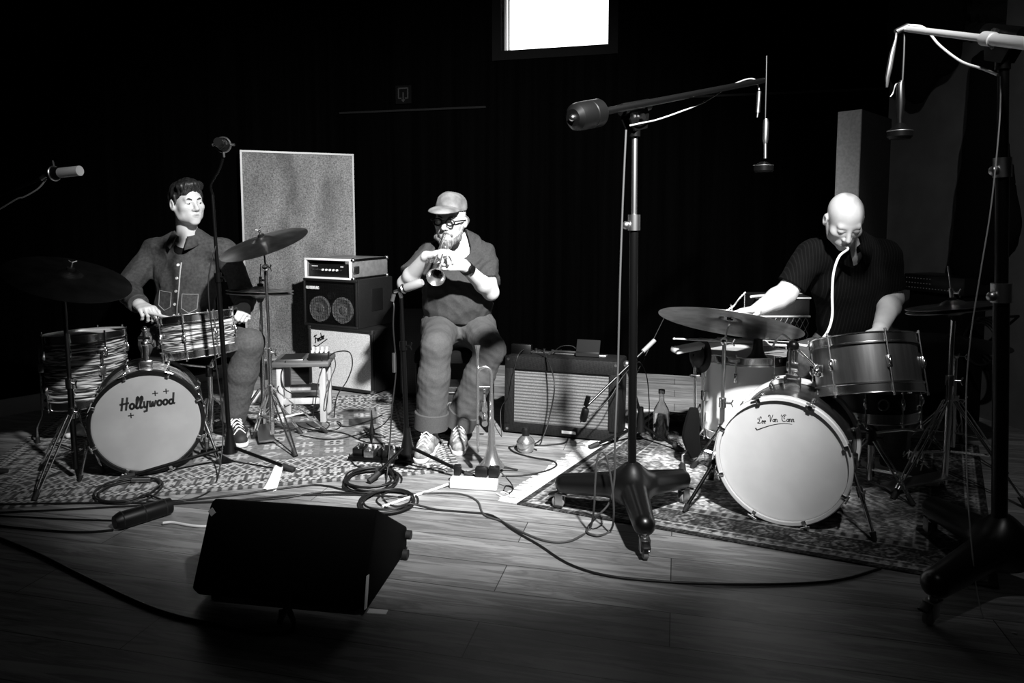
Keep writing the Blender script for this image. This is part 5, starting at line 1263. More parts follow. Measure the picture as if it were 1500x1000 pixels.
# cymbal over it, hung on the bass drum's arm
ys = 3.38; cc = P(1086, 477, ys); st_b = V((P(1058, 600, ys + .02).x, ys + .02, 0))
cs_t = cymbal_stand('tall slim stand carrying the wide cymbal over the white floor tom', st_b, P(1061, 500, ys + .01), cc + V((-.055, 0, .03)), (.21, .28, 1), .335, 'cym_bright', [R(160), R(235), R(265)], .13, .2, .006, rod_len=.05, tubem='steel')
# sizzle arm and chain on top of it
a0_ = cc + V((-.05, .02, .07)); z = MB().tube([P(1058, 457, ys), P(1072, 450, ys), P(1082, 438, ys + .02), P(1092, 428, ys + .03)], .005, 8, 5); z.box(P(1062, 457, ys), (.05, .02, .012), None, .003)
z.build('sizzle_arm', M['chrome'], cs_t)
ch = MB(); p0_, p1_ = P(1091, 429, ys + .03), P(1090, 466, ys + .06)
for i in range(24): ch.ball(p0_.lerp(p1_, i / 23), .0024, 4)
ch.build('chain', M['chrome'], cs_t)
# small upright disc and clamp stand left of the white tom
dx_ = P(1021, 520, 3.50); t = thing('splash_cymbal', 'small cymbal standing on edge at the left of the white floor tom', 'cymbal', dx_)
cymbal_on(t, dx_, (-.93, -.35, .1), .088, 'cym_dark'); mb = MB().cyl(P(1018, 538, 3.50), P(1018, 598, 3.50), .008); mb.cyl(P(1018, 540, 3.5), dx_, .004); mb.box(P(1018, 550, 3.5), (.05, .02, .015), None, .003); mb.build('clamp_rod', M['chrome'], t)
# things lying on the white tom
top_z = wc.z + .028
cone = thing('bell_horn', 'dark flared horn standing on the white floor tom', 'horn', (P(1110, 522, 3.52).x, 3.52, top_z))
MB().lathe([(0, .002), (.060, .002), (.064, .004), (.050, .016), (.034, .034), (.027, .056), (.023, .09), (.022, .108), (0, .108)], Matrix.Translation((P(1110, 522, 3.52).x, 3.52, wc.z - .000)), 32).build('body', M['gunmetal'], cone)
def stick(label, a, b, name='drumstick', cat='drumstick', m='stick', tip=True, r=.0072, group=None):
    a, b = V(a), V(b); d = (b - a).normalized(); L = (b - a).length; fr = F4(a, d)
    t = thing(name, label, cat, a, group)
    MB().lathe([(0, 0), (r * .8, .001), (r, .006), (r, L * .62), (r * .55, L - .022), (r * .45, L - .016), (r * .75, L - .008), (r * .6, L - .002), (0, L)], fr, 14).build('shaft', M[m], t); return t
stick('pale drumstick jutting left off the white floor tom', P(1125, 501, 3.60) , P(986, 496, 3.30))
stick('second drumstick lying flat on the white floor tom', P(1152, 506, 3.66), P(1040, 500, 3.52))
stick('dark thin rod lying across the white floor tom rim', P(1170, 502, 3.52), P(1050, 494, 3.72), 'metal_rod', 'rod', 'steel', r=.0045)
# pale flat wooden clapper hanging over the rim
q0, q1 = P(987, 511, 3.42), P(1070, 500, 3.58); d = (q1 - q0).normalized(); fr = frame((0, -.15, 1), d)
q = MB().box(q0.lerp(q1, .5), ((q1 - q0).length, .055, .028), fr, .008); q.solo('wooden_clapper', mat('pale_varnish', .6, .4), 'pale flat wooden clapper resting over the left rim of the white tom', 'percussion')
for i, (px, yy, s_) in enumerate(((1076, 3.50, .03), (1140, 3.50, .026))):
    c = V((P(px, 520, yy).x, yy, wc.z + .001)); MB().lathe([(0, 0), (s_, 0), (s_ * 1.05, .012), (s_ * .8, .022), (s_ * .3, .026), (0, .026)], Matrix.Translation(c), 24).solo('hand_bell', M['chrome' if i else 'steel'], ('small silver bell bowl left of the dark horn on the white tom', 'small silver bell bowl right of the dark horn on the white tom')[i], 'bell')
# tambourine ring tucked behind the tom post
c = P(1161, 562, 3.26); tb_ = thing('tambourine', 'pale tambourine ring behind the bass drum\'s tom post', 'tambourine', c)
MB().torus(c, (0, -.12, 1), .082, .012, 40, 10).build('ring', mat('pale_ring', .62, .5), tb_)
for i in range(7):
    a = 2 * PI * i / 7; MB().cyl(c + V((.082 * math.cos(a), .082 * math.sin(a), -.016)), c + V((.082 * math.cos(a), .082 * math.sin(a), .018)), .011).build('jingle', M['steel'], tb_)
# dark bag hanging at the white tom's left leg
MB().tube([P(1016, 597, 3.45), P(1015, 612, 3.45), P(1012, 640, 3.45), P(1020, 668, 3.45)], [.02, .035, .045, .03], 10, 5, flat=.55).solo('stick_bag', M['black_cloth'], 'black stick bag hung at the left of the white floor tom', 'bag')
b = B(1040, 684); MB().lathe([(0, .001), (.026, .001), (.03, .07), (.027, .07), (.024, .01), (0, .01)], Matrix.Translation(b), 20).solo('plastic_cup', M['tumbler'], 'clear cup on the rug under the white floor tom', 'cup')
# hi-hat and ride at the far right
hb = V((P(1389, 600, 3.16).x, 3.16, 0))
hihat('hi-hat on bright chrome stand at the right edge of the right kit', hb, P(1389, 455, 3.16).z, .19, 'cym_bright', [R(200), R(320), R(80)], .30, .42, .006, (hb.x - .28, hb.y - .02, 0), tilt=(-.12, .10, 1), rodtop=.20)
rb = V((P(1398, 600, 3.62).x, 3.62, 0)); 
cymbal_stand('dark ride cymbal low behind the far right hi-hat', rb, P(1400, 520, 3.62), P(1396, 496, 3.62), (.03, -.04, 1), .26, 'cym_dark', [R(-70), R(50), R(170)], .28, .30, .006)
tp_ = P(1248, 505, 3.72); throne('round black throne under the bald drummer', tp_.x, tp_.y, .43, .17, .006)
# combo amplifier behind the drummer
e0 = P(1108, 434, 4.35); t = thing('guitar_amplifier', 'dark amplifier with diamond mesh behind the bald drummer\'s arm', 'amplifier', (e0.x, 4.35, 0)); wd = .34
MB().box((e0.x + wd / 2, 4.49, e0.z / 2 + .01), (wd, .24, e0.z - .02), None, .012).build('cabinet', M['tolex'], t)
tr_ = MB(); 
for z in (e0.z - .012, e0.z - .125, .10): tr_.box((e0.x + wd / 2, 4.365, z), (wd, .012, .010), None, .002)
tr_.build('piping', M['white'], t)
gm_ = MB()
for i in range(-9, 16):
    for sg in (-1, 1):
        pts = []
        for k in range(2):
            z = .11 + (e0.z - .245) * k; x = i * .036 + sg * z * .5 + (0 if sg > 0 else .3)
            pts.append((x, z))
        (xa, za), (xb, zb) = pts
        lo_, hi_ = .01, wd - .01
        if xa == xb: continue
        ts = sorted([(lo_ - xa) / (xb - xa), (hi_ - xa) / (xb - xa)]); t0, t1 = max(0, ts[0]), min(1, ts[1])
        if t1 - t0 < .03: continue
        gm_.cyl((e0.x + xa + (xb - xa) * t0, 4.364, za + (zb - za) * t0), (e0.x + xa + (xb - xa) * t1, 4.364, za + (zb - za) * t1), .0016, n=5)
gm_.build('diamond_mesh', M['steel'], t)
MB().tube([(e0.x - .05, 4.30, e0.z + .004), (e0.x + .10, 4.40, e0.z + .004), (e0.x + .33, 4.46, e0.z + .012)], .008, 8).solo('wooden_baton', mat('white_baton', .7, .5), 'white baton lying on top of the diamond-mesh amplifier', 'baton')

# ------------------------------------------------------------------ second studio stand at the right edge
q = P(1466, 815, 2.30); s2 = V((q.x, 2.30, 0)); top2 = P(1470, 78, 2.30)
p0 = P(1560, 70, 2.02); pe2 = P(1326, 42, 2.72)
cw0 = P(1700, 88, 1.70)
S2, ax2 = studio_stand('black studio boom stand cut by the right edge, bright boom arm', s2, [R(-30), R(90), R(210)], .23, [(.15, 1.02, .0235, 'black_metal', 'lower_tube'), (1.02, 1.42, .019, 'black_metal', 'middle_tube'), (1.42, top2.z, .016, 'black_metal', 'upper_tube')], top2, (cw0, pe2), True, 1.05, .36, True)
Yb = pe2.y; ml = lambda x, y: P(x, y, Yb)
rm = thing('ribbon_microphone', 'black microphone with flat round head hanging from the right boom', 'microphone', ml(1318, 196))
q = MB().tube([ml(1321, 118), ml(1319, 124), ml(1319, 150), ml(1318, 172), ml(1318, 188)], [.008, .013, .016, .010, .008], 14); q.build('body', M['gunmetal'], rm)
c = ml(1318, 196); MB().lathe([(0, -.022), (.035, -.020), (.044, -.010), (.044, .010), (.036, .016), (.012, .04), (0, .04)], Matrix.Translation(c), 36).build('capsule_head', M['black_metal'], rm)
MB().torus(c + V((0, 0, .010)), (0, 0, 1), .0435, .0022, 36, 6).build('bright_rim', M['steel'], rm)
MB().tube([ml(1325, 46), ml(1324, 80), ml(1322, 118)], .005, 8).build('suspension_rod', M['gunmetal'], rm)
MB().tube([ml(1319, 122), ml(1312, 124), ml(1308, 136), ml(1304, 142)], .004, 8, 5).build('cable_tail', M['gunmetal'], rm)
q = MB().tube([ml(1313, 48), ml(1312, 58), ml(1307, 78), ml(1303, 100), ml(1300, 114), ml(1299, 128)], [.004, .005, .0095, .010, .0085, .004], 10); q.solo('cable_connector', M['steel'], 'silver connector hanging beside the far right microphone', 'connector')
MB().cyl(ml(1312, 47), ml(1330, 38), .011).solo('boom_clip', M['steel'], 'steel clip at the tip of the right boom', 'clip')
cable('white cable sagging below the bright right boom', [ml(1331, 37), P(1354, 41, 2.66), P(1376, 66, 2.60), P(1408, 90, 2.50), P(1440, 101, 2.38), P(1462, 110, 2.27)], .0045, 'white_cable')
cable('thin pale cable running down the right studio stand', [P(1466, 112, 2.26), P(1464, 180, 2.25), P(1452, 300, 2.25), P(1436, 400, 2.25), P(1421, 500, 2.25), P(1415, 600, 2.25), P(1420, 760, 2.15), FL(1440, 905), FL(1490, 930)], .0022, 'grey_cable')

# ------------------------------------------------------------------ dark things by the right wall
def at_right(px, py, off): return on_right(px, py) + rn * off
a_ = at_right(1385, 412, .34); t = thing('equipment_rack', 'dark rack unit with rows of small lights on the right', 'equipment', (a_.x, a_.y, 0))
b_ = at_right(1470, 412, .30); xd = (V((b_.x, b_.y, 0)) - V((a_.x, a_.y, 0))); RW_ = xd.length; xd.normalize(); fm = face4(V((a_.x, a_.y, 0)), xd, V((xd.y, -xd.x, 0)))
zt, zb = P(1385, 400, a_.y).z, P(1385, 424, a_.y).z
MB().box(fm @ V((RW_ / 2, (zt + zb) / 2, -.12)), (RW_, zt - zb, .24), fm.to_3x3(), .006).build('chassis', M['gunmetal'], t)
MB().box(fm @ V((RW_ / 2, zb / 2, -.13)), (RW_ * .9, zb, .2), fm.to_3x3(), .004).build('plinth', M['black_cloth'], t)
dm = MB()
for j in range(3):
    for i in range(18 if j == 0 else 9): dm.box(fm @ V((.02 + i * (RW_ - .04) / 18, zb + .022 + j * (zt - zb - .04) / 2.2, .002)), (.005, .005, .004), fm.to_3x3())
dm.build('indicator_dots', mat('dot_grey', .35, .5), t)
# big draped shapes hanging on the wall
t = thing('draped_cloth', 'large dark rounded cloth hanging from above on the right wall', 'cloth', on_right(1380, 150))
d = SDF((1.9, 2.6, .9), (3.7, 5.3, 3.9), .03)
for (x0, y0, x1, y1, r0, r1) in ((1350, -60, 1352, 90, .16, .20), (1400, -60, 1395, 80, .20, .16), (1380, -40, 1362, 130, .2, .11)):
    d.cap(at_right(x0, y0, .1), at_right(x1, y1, .1), r0, r1, .08, (rn, 2.6))
d.wrinkle(.012, 22, 5); d.build('cloth', M['black_cloth'], t)
t = thing('coat', 'dark coat-like drape hanging by the right wall behind the stand', 'cloth', on_right(1440, 300))
d = SDF((1.9, 2.4, .6), (3.9, 5.0, 3.2), .03)
d.cap(at_right(1462, 120, .1), at_right(1450, 380, .12), .10, .17, .06, (rn, 2.2)); d.cap(at_right(1458, 90, .1), at_right(1478, 330, .1), .08, .16, .06, (rn, 2.2)); d.wrinkle(.014, 25, 8); d.build('cloth', M['black_cloth'], t)
for i in range(5):
    a = on_right(1412 + i * 13, -8); t = MB(); r_ = .055
    fm = Matrix((rd, V((0, 0, 1)), rn)).transposed().to_4x4(); fm.translation = a
    for j in range(4):
        o = (j - 2) * .11; t.add([fm @ V((-r_, o - r_, .001)), fm @ V((r_, o - r_, .001)), fm @ V((r_, o + r_, .001)), fm @ V((-r_, o + r_, .001)), fm @ V((0, o, .09))], [(0, 1, 4), (1, 2, 4), (2, 3, 4), (3, 0, 4), (3, 2, 1, 0)])
    t.solo('acoustic_foam', M['foam'], ('first', 'second', 'third', 'fourth', 'fifth')[i] + ' strip of pyramid foam from the left, top right corner of the wall', 'acoustic foam', 'foam strips high on the right wall')
c = at_right(1490, 500, .25); t = thing('cable_hank', 'dark coil of cable hanging on the right wall at the edge', 'cable', c)
k = MB()
for i in range(4): k.torus(c + rn * .012 * i, rn, .13 - .008 * i, .007, 36, 6, None, 1.15)
k.build('coil', M['cable'], t); MB().cyl(c + V((0, 0, .15)) - rn * .248, c + V((0, 0, .15)) + rn * .06, .008).build('hook', M['gunmetal'], t)
# ------------------------------------------------------------------ foreground: wedge monitor, floor cables, odds and ends
c0, c1 = G(281, 884), G(532, 908); wx_ = (c1 - c0); WW = wx_.length; wx_.normalize(); wn = V((wx_.y, -wx_.x, 0)); m = face4(c0, wx_, wn)
apex = P(540, 744, (c1 - wn * .13).y); ZA = apex.z - .012
# profile in (depth behind the front edge, height)
prof = [(.03, .014), (.0, .05), (.115, ZA - .015), (.13, ZA), (.15, ZA), (.455, .10), (.45, .03), (.43, .014)]
t = thing('stage_monitor', 'black wedge stage monitor on the bare floor in the foreground', 'monitor speaker', c0)
pm = Matrix((-wn, V((0, 0, 1)), wx_)).transposed().to_4x4(); pm.translation = c0
if pm.to_3x3().determinant() < 0: pm = Matrix((-wn, V((0, 0, 1)), -wx_)).transposed().to_4x4(); pm.translation = c0 + wx_ * WW
bmx = bmesh.new(); tmp = MB().prism(prof, pm, 0, WW)
vs = [bmx.verts.new(v_) for v_ in tmp.v]; [bmx.faces.new([vs[i] for i in f]) for f in tmp.f]
bmesh.ops.recalc_face_normals(bmx, faces=bmx.faces[:]); bmesh.ops.bevel(bmx, geom=bmx.edges[:], offset=.010, segments=3, affect='EDGES', profile=.5); bmx.verts.index_update()
MB().add([v_.co for v_ in bmx.verts], [[x.index for x in f.verts] for f in bmx.faces]).build('cabinet', mat('black_speckle_paint', .002, .85, spec=.06), t); bmx.free()
sl_ = (pm.to_3x3() @ V((.305, .10 - ZA, 0))).normalized(); gq = MB().box(m @ V((WW / 2, (ZA + .10) / 2 - .001, -.3025)), (WW - .08, .32, .008), Matrix((wx_, sl_, wx_.cross(sl_))).transposed(), .003); gq.build('grille', M['grille_dark'], t)
hq = m @ V((.14, ZA * .66, -.088)); rt = m.to_3x3() @ Matrix.Rotation(R(-20), 3, 'X')
MB().box(hq, (.012, .11, .012), rt, .004).build('recess_handle', M['gunmetal'], t)
MB().box(m @ V((.015, ZA - .03, -.106)), (.018, .022, .004), rt @ Matrix.Rotation(R(45), 3, 'Z')).build('corner_badge', mat('badge_grey', .35, .5), t)
for dy, z in ((-.44, .075), (-.40, .02)):
    q = m @ V((WW, z, dy)); MB().cyl(q - wx_ * .002, q + wx_ * .018, .017).build('rubber_foot', M['rubber'], t)
for dx in (.05, WW - .05):
    for dy in (-.06, -.40): q = m @ V((dx, 0, dy)); MB().cyl((q.x, q.y, .0005), (q.x, q.y, .016), .016).build('rubber_foot', M['rubber'], t)
MB().box(m @ V((WW + .0015, .075, -.03)), (.002, .10, .022), m.to_3x3() @ Matrix.Rotation(R(-14), 3, 'X')).build('tape_strip', M['paper'], t)
q = m @ V((WW * .60, .03, .02)); MB().tube([q + V((0, 0, .05)), q + V((.01, -.05, .04)), q + V((.0, -.10, .01))], .009, 8, 5).build('signal_plug', M['black_plastic'], t)
q = B(553, 896); MB().box(q + V((0, 0, .0012)), (.062, .024, .002), Matrix.Rotation(R(-6), 3, 'Z')).solo('tape_mark', M['paper'], 'strip of white tape stuck to the floor beside the wedge monitor', 'tape')
cable('black cable sweeping across the dark floor to the wedge monitor', [FL(0, 790), FL(60, 815), FL(130, 850), FL(230, 895), FL(330, 920), FL(390, 930), FL(430, 922), q + V((-.28, .0, .02))], .0055)
# sausage-shaped bar at the left
a, b = B(168, 778), B(250, 752); d = b - a; L_ = d.length; d.normalize(); fr = frame(d, (0, 0, 1))
t = thing('cable_box', 'black ribbed stage box bar lying on the floor left of the wedge', 'stage box', a)
MB().tube([a + V((0, 0, .036)), a + d * .02 + V((0, 0, .036)), b - d * .02 + V((0, 0, .036)), b + V((0, 0, .036))], [.026, .035, .035, .033], 20).build('body', M['black_plastic'], t)
for x in (.12, .5, .88): MB().torus(a + d * L_ * x + V((0, 0, .036)), d, .0345, .0025, 24, 6).build('rib', M['rubber'], t)
cable('white cable plugged in behind the black bar and running under the wedge', [B(238, 770) + V((0, 0, .012)), FL(252, 767, .006), FL(275, 771, .006), FL(296, 773, .006), FL(330, 772, .006)], .0055, 'white_cable')
cable('pair lead left of the black bar, the nearer one', on_floor([(166, 778), (120, 781), (60, 778), (0, 772)]), .005)
cable('pair lead left of the black bar, the farther one', on_floor([(168, 764), (100, 762), (40, 759), (0, 757)]), .004)
# paper hanging off the leg of the front-left stand
q = B(402, 708); pf = MB(); pp = [(384, 716), (404, 719), (414, 699), (401, 697)]
vs = []
for i in range(9):
    f_ = i / 8; a = FL(384 + 20 * f_, 717 + 3 * f_, 0); b = FL(402 + 13 * f_, 698 + 2 * f_, 0)
    for k_ in range(7):
        g_ = k_ / 6; p_ = a.lerp(b, g_); p_.z += .002 + .046 * g_ ** 1.6 + .004 * math.sin(f_ * 7); vs.append(p_)
fs = [(i * 7 + k_, (i + 1) * 7 + k_, (i + 1) * 7 + k_ + 1, i * 7 + k_ + 1) for i in range(8) for k_ in range(6)]
pf.add(vs, fs); o = pf.solo('paper_note', M['paper'], 'white paper sheet caught under the leg of the left microphone stand', 'paper', angle=60)
sm = o.modifiers.new('thickness', 'SOLIDIFY'); sm.thickness = .0008
# coiled cables on and off the rug edge
def coil(label, cx, cy, rx_, n_, seed, m='cable', tail=None, r=.0045):
    rr = random.Random(seed); c = B(cx, cy); pts = []
    for i in range(n_ * 14):
        a = 2 * PI * i / 14; q = rx_ * (1 + .10 * math.sin(i * .31 + seed) - .02 * (i // 14)); z = r + .0015 + (i // 14) * .0055
        p_ = V((c.x + q * math.cos(a) + .008 * math.sin(i * .7), c.y + q * math.sin(a) * 1.05, 0)); p_.z = gz(p_.x, p_.y) + z; pts.append(p_)
    if tail: pts += on_floor(tail, r)
    return cable(label, pts, r, m, 4, 'coiled_cable')
coil('black cable coil on the front edge of the patterned rug', 545, 708, .125, 6, 1)
coil('looser black cable coil on bare floor before the patterned rug', 568, 738, .12, 4, 2, tail=[(640, 748), (690, 752), (722, 757), (752, 778), (790, 800), (830, 826), (880, 843), (950, 852), (1050, 857), (1150, 857), (1230, 851), (1290, 834)])
coil('black cable coil in shadow under the left bass drum', 190, 722, .13, 3, 3, tail=[(250, 735), (330, 728), (420, 716), (470, 712), (520, 722), (560, 722)])
cable('black cable running along the front edge of the patterned rug', on_floor([(0, 752), (90, 748), (200, 742), (330, 735), (430, 727), (520, 726), (600, 730)]), .0045)
cable('second black cable along the rug front, behind the wedge', on_floor([(0, 742), (140, 738), (270, 738), (400, 732), (480, 722), (560, 728)]), .0045)
cable('cable drooping from the left microphone stand to the rug', [P(316, 360, 3.42), P(305, 420, 3.40), P(315, 520, 3.42), P(325, 600, 3.42), P(326, 650, 3.40)] + on_floor([(318, 706), (300, 725), (260, 736), (215, 735)]), .0035)
cable('thin lead snaking behind the empty trumpet stand', on_floor([(440, 640), (480, 646), (520, 640), (556, 628), (572, 612)]), .0032)
cable('second thin lead snaking toward the pedalboard', on_floor([(450, 634), (500, 636), (540, 651), (585, 649), (600, 645)]), .0032)
cable('lead curling from the pedalboard on the rug', on_floor([(512, 668), (520, 684), (545, 688), (580, 686), (610, 690), (640, 688), (655, 692)]), .0032)
coil('small tangle of leads beneath the timber stool', 454, 590, .07, 4, 6, r=.003)
# white cloth under the left floor tom, small connectors
q = B(95, 640); d = SDF((q.x - .2, q.y - .2, 0), (q.x + .3, q.y + .2, .2), .006)
for i, (x, y, r_) in enumerate(((0, 0, .045), (.07, .01, .04), (.14, -.02, .042), (.05, -.04, .03))): d.ell((q.x + x, q.y + y, .038), (r_, r_ * .8, .036), None, .03)
d.wrinkle(.008, 60, 3); d.cut((0, 0, .004 + gz(q.x, q.y)), (0, 0, -1)); t = thing('white_cloth', 'crumpled white cloth on the rug under the left floor tom', 'cloth', q); d.build('cloth', M['paper'], t)
q = B(203, 709); mb = MB().cyl(q + V((-.03, 0, .012)), q + V((.055, .004, .012)), .0095); mb.solo('cable_joiner', M['steel'], 'silver cable joiner on the rug in front of the left bass drum', 'connector')
q = P(366, 580, 4.75); q.z = 0; MB().box(q + V((0, 0, .03)), (.16, .12, .06), None, .006).solo('white_box', M['white'], 'small white box on the floor behind the jacketed drummer', 'box')
q = P(353, 570, 4.6)
c = B(1287, 687); MB().lathe([(0, .002), (.075, .002), (.082, .014), (.078, .03), (.066, .03), (.06, .016), (0, .014)], Matrix.Translation(c), 32).solo('ring_dish', mat('pale_rim', .5, .5), 'shallow round dish with pale rim behind the right bass drum', 'dish')
# kick pedals
for nm, mm, lab in (('left', bm_, 'steel bass pedal behind the left bass drum'), ('right', bmr, 'steel bass pedal behind the right bass drum')):
    L_ = LBL if nm == 'left' else LBR; q = mm @ V((0, 0, -L_ / 2 - .08)); q.z = gz(q.x, q.y); ax_ = mm.to_3x3().col[2].copy(); sd_ = mm.to_3x3().col[0].copy(); fr = Matrix((sd_, ax_, V((0, 0, 1)))).transposed()
    if fr.determinant() < 0: fr = Matrix((-sd_, ax_, V((0, 0, 1)))).transposed()
    t = thing('bass_drum_pedal', lab, 'pedal', q); MB().box(q + V((0, 0, .004)) - ax_ * .12, (.09, .28, .008), fr, .002).build('base_plate', M['gunmetal'], t)
    MB().box(q + V((0, 0, .045)) - ax_ * .15, (.07, .22, .010), fr @ Matrix.Rotation(R(13), 3, 'X'), .003).build('footboard', M['steel'], t)
    fm_ = MB()
    for sx in (-1, 1): fm_.cyl(q + sd_ * .055 * sx, q + sd_ * .055 * sx + V((0, 0, .2)), .008)
    fm_.cyl(q - sd_ * .06 + V((0, 0, .2)), q + sd_ * .06 + V((0, 0, .2)), .007); fm_.build('frame', M['chrome'], t)
    bt_ = MB().cyl(q + V((0, 0, .2)), q + V((0, 0, .38)) - ax_ * .09, .004); bt_.ball(q + V((0, 0, .385)) - ax_ * .09, (.022, .022, .028), 8); bt_.build('beater', M['black_cloth'], t)
# ------------------------------------------------------------------ the three musicians
BH = .0045
class Fig:
    """One musician: joints in metres; the body is one blended surface, clothes are surfaces over it."""
    def __init__(s, label, J, head, girth=1.0, belly=0.0):
        s.J = {k: V(v) for k, v in J.items()}; s.h = head; s.g = girth; s.b = belly
        p = s.J['pelvis']; s.t = thing('person', label, 'person', (p.x, p.y, 0))
        s.up = (s.J['neck'] - s.J['pelvis']).normalized(); lat = (s.J['shL'] - s.J['shR']); s.lat = (lat - s.up * lat.dot(s.up)).normalized(); s.front = s.lat.cross(s.up).normalized()
    def bounds(s, keys, m):
        P_ = [s.J[k] for k in keys]; lo = V([min(p[i] for p in P_) - m for i in range(3)]); hi = V([max(p[i] for p in P_) + m for i in range(3)]); return lo, hi
    def torso(s, d, o=0.0, k=.06):
        J, g, f = s.J, s.g, s.front; bl = J['pelvis'].lerp(J['chest'], .5) + f * (.02 + s.b * .6)
        d.cap(J['pelvis'] + V((0, 0, .0)), bl, .150 * g + o, (.150 + s.b * .5) * g + o, k, (f, 1.38 - s.b * 3)); d.cap(bl, J['chest'], (.150 + s.b * .5) * g + o, .158 * g + o, k, (f, 1.38 - s.b * 2))
        d.cap(J['chest'], J['chest'].lerp(J['neck'], .62), .158 * g + o, .115 * g + o, k, (f, 1.42))
        d.cap(J['shR'].lerp(J['shL'], .06) - V((0, 0, .012)), J['shR'].lerp(J['shL'], .94) - V((0, 0, .012)), .056 * g + o, .056 * g + o, k)
        for q in ('shR', 'shL'): d.cap(J['neck'] - s.up * .0, J[q].lerp(J['neck'], .15), .050 + o, .046 + o * .8, k)
        if o > 0:
          for sg in (-1, 1): d.ell(J['chest'] + f * .055 + s.lat * .07 * sg + s.up * .02, (.085 * g, .06 * g, .07 * g), None, .05)
    def arm(s, d, q, o=0.0, r=(.052, .043, .030), k=.02, upto=1.0):
        J = s.J; a, b, c = J['sh' + q], J['el' + q], J['wr' + q]
        d.cap(a, b, r[0] + o, r[1] + o, .035 if o == 0 else .04)
        if upto > 0:
            e = b.lerp(c, upto); d.cap(b, b.lerp(c, min(.3, upto)), r[1] + o, r[1] * 1.04 + o, k); d.cap(b.lerp(c, min(.3, upto)), e, r[1] * 1.04 + o, r[1] + (r[2] - r[1]) * upto + o, k, None)
    def leg(s, d, q, o=0.0, r=(.088, .060, .058, .038), k=.03):
        J = s.J; h, n, a = J['hip' + q], J['kn' + q], J['an' + q]
        d.cap(h, n, r[0] + o, r[1] + o, .05); d.cap(n, n.lerp(a, .35), r[1] + o, r[2] + o, k); d.cap(n.lerp(a, .35), a, r[2] + o, r[3] + o, k)
    def body(s, nose=1.0, jaw=1.0, lid=1.0, hands=(), fore=(.052, .043, .030)):
        J = s.J; ks = [k for k in J]; lo, hi = s.bounds(ks, .16); lo.z = max(lo.z, .005); hi.z = s.h.c.z + .16
        d = SDF(lo, hi, BH); s.torso(d, -.032)
        nb = J['neck']; hb = s.h.p(0, -.03, -.06); d.cap(nb - s.up * .03, hb, .062, .054, .035)
        s.h.flesh(d, nose, jaw, lid)
        for q in ('R', 'L'):
            s.arm(d, q, 0, fore); s.leg(d, q, -.012)
            d.cap(J['an' + q], J['toe' + q], .036, .026, .03)
        for h in hands: h(d)
        d.build('body', M['skin'], s.t, None, s.h.lips)
    def shoe(s, q, m, sole='sole', laces=True, k=1.0):
        J = s.J; a, t = J['an' + q], J['toe' + q]; f = V((t.x - a.x, t.y - a.y, 0)).normalized(); n = V((-f.y, f.x, 0)); g0 = min(a.z - .085, t.z - .028)
        zf = gz(t.x, t.y) + .001; heel = V((a.x, a.y, zf)) - f * .05; L = .285 * k; up = V((0, 0, 1)); pit = s.J.get('lift' + q, None)
        d = SDF(heel - V((.36, .36, .0)) + V((0, 0, -.005)), heel + V((.36, .36, .17)), .0045)
        d.cap(heel + f * .03 + up * .045, heel + f * L * .55 + up * .045, .036, .042, .02); d.cap(heel + f * L * .55 + up * .04, heel + f * L * .86 + up * .034, .042, .034, .02)
        d.cap(heel + f * .045 + up * .06, heel + f * .055 + up * .105, .037, .040, .03); d.cap(heel + f * .09 + up * .09, heel + f * L * .6 + up * .058, .034, .034, .03)
        d.cut((heel.x, heel.y, zf + .020), (0, 0, -1)); d.cut((heel.x, heel.y, zf + .118), (f.x * -.15, f.y * -.15, 1))
        so = d.build('shoe', M[m], s.t)
        e = SDF(heel - V((.36, .36, .0)) + V((0, 0, -.01)), heel + V((.36, .36, .08)), .005)
        e.cap(heel + f * .03 + up * .02, heel + f * L * .55 + up * .02, .041, .047, .02); e.cap(heel + f * L * .55 + up * .02, heel + f * L * .87 + up * .02, .047, .038, .02)
        e.cut((heel.x, heel.y, zf + .026), (0, 0, 1)); e.cut((heel.x, heel.y, zf), (0, 0, -1)); e.build('sole', M[sole], so)
        if laces:
            lb = MB()
            for i in range(5):
                u = .105 + i * .022; zt = .132 - i * .0125; lb.tube([heel + f * u + n * .030 + up * (zt - .02), heel + f * (u + .012) + up * (zt + .004), heel + f * (u + .022) - n * .030 + up * (zt - .022)], .0032, 6, 4)
                lb.tube([heel + f * u - n * .030 + up * (zt - .02), heel + f * (u + .012) + up * (zt + .005), heel + f * (u + .022) + n * .030 + up * (zt - .022)], .0032, 6, 4)
            for sg in (-1, 1): lb.torus(heel + f * .10 + n * .018 * sg + up * .138, (0.2, .3, 1), .016, .0028, 14, 6)
            lb.build('laces', M['white'], so)
        return so
    def cloth(s, name, m, lo, hi, fn, wr=None, cuts=(), h=.006, label=None):
        d = SDF(lo, hi, h); fn(d)
        if wr: d.wrinkle(*wr)
        for c in cuts:
            if len(c) == 2: d.cut(*c)
            elif c[0] == 'neck': d.cap(c[1], c[2], c[3], c[3], .01, None, True)
            else: d.cut_local(*c)
        return d.build(name, M[m], s.t, label)
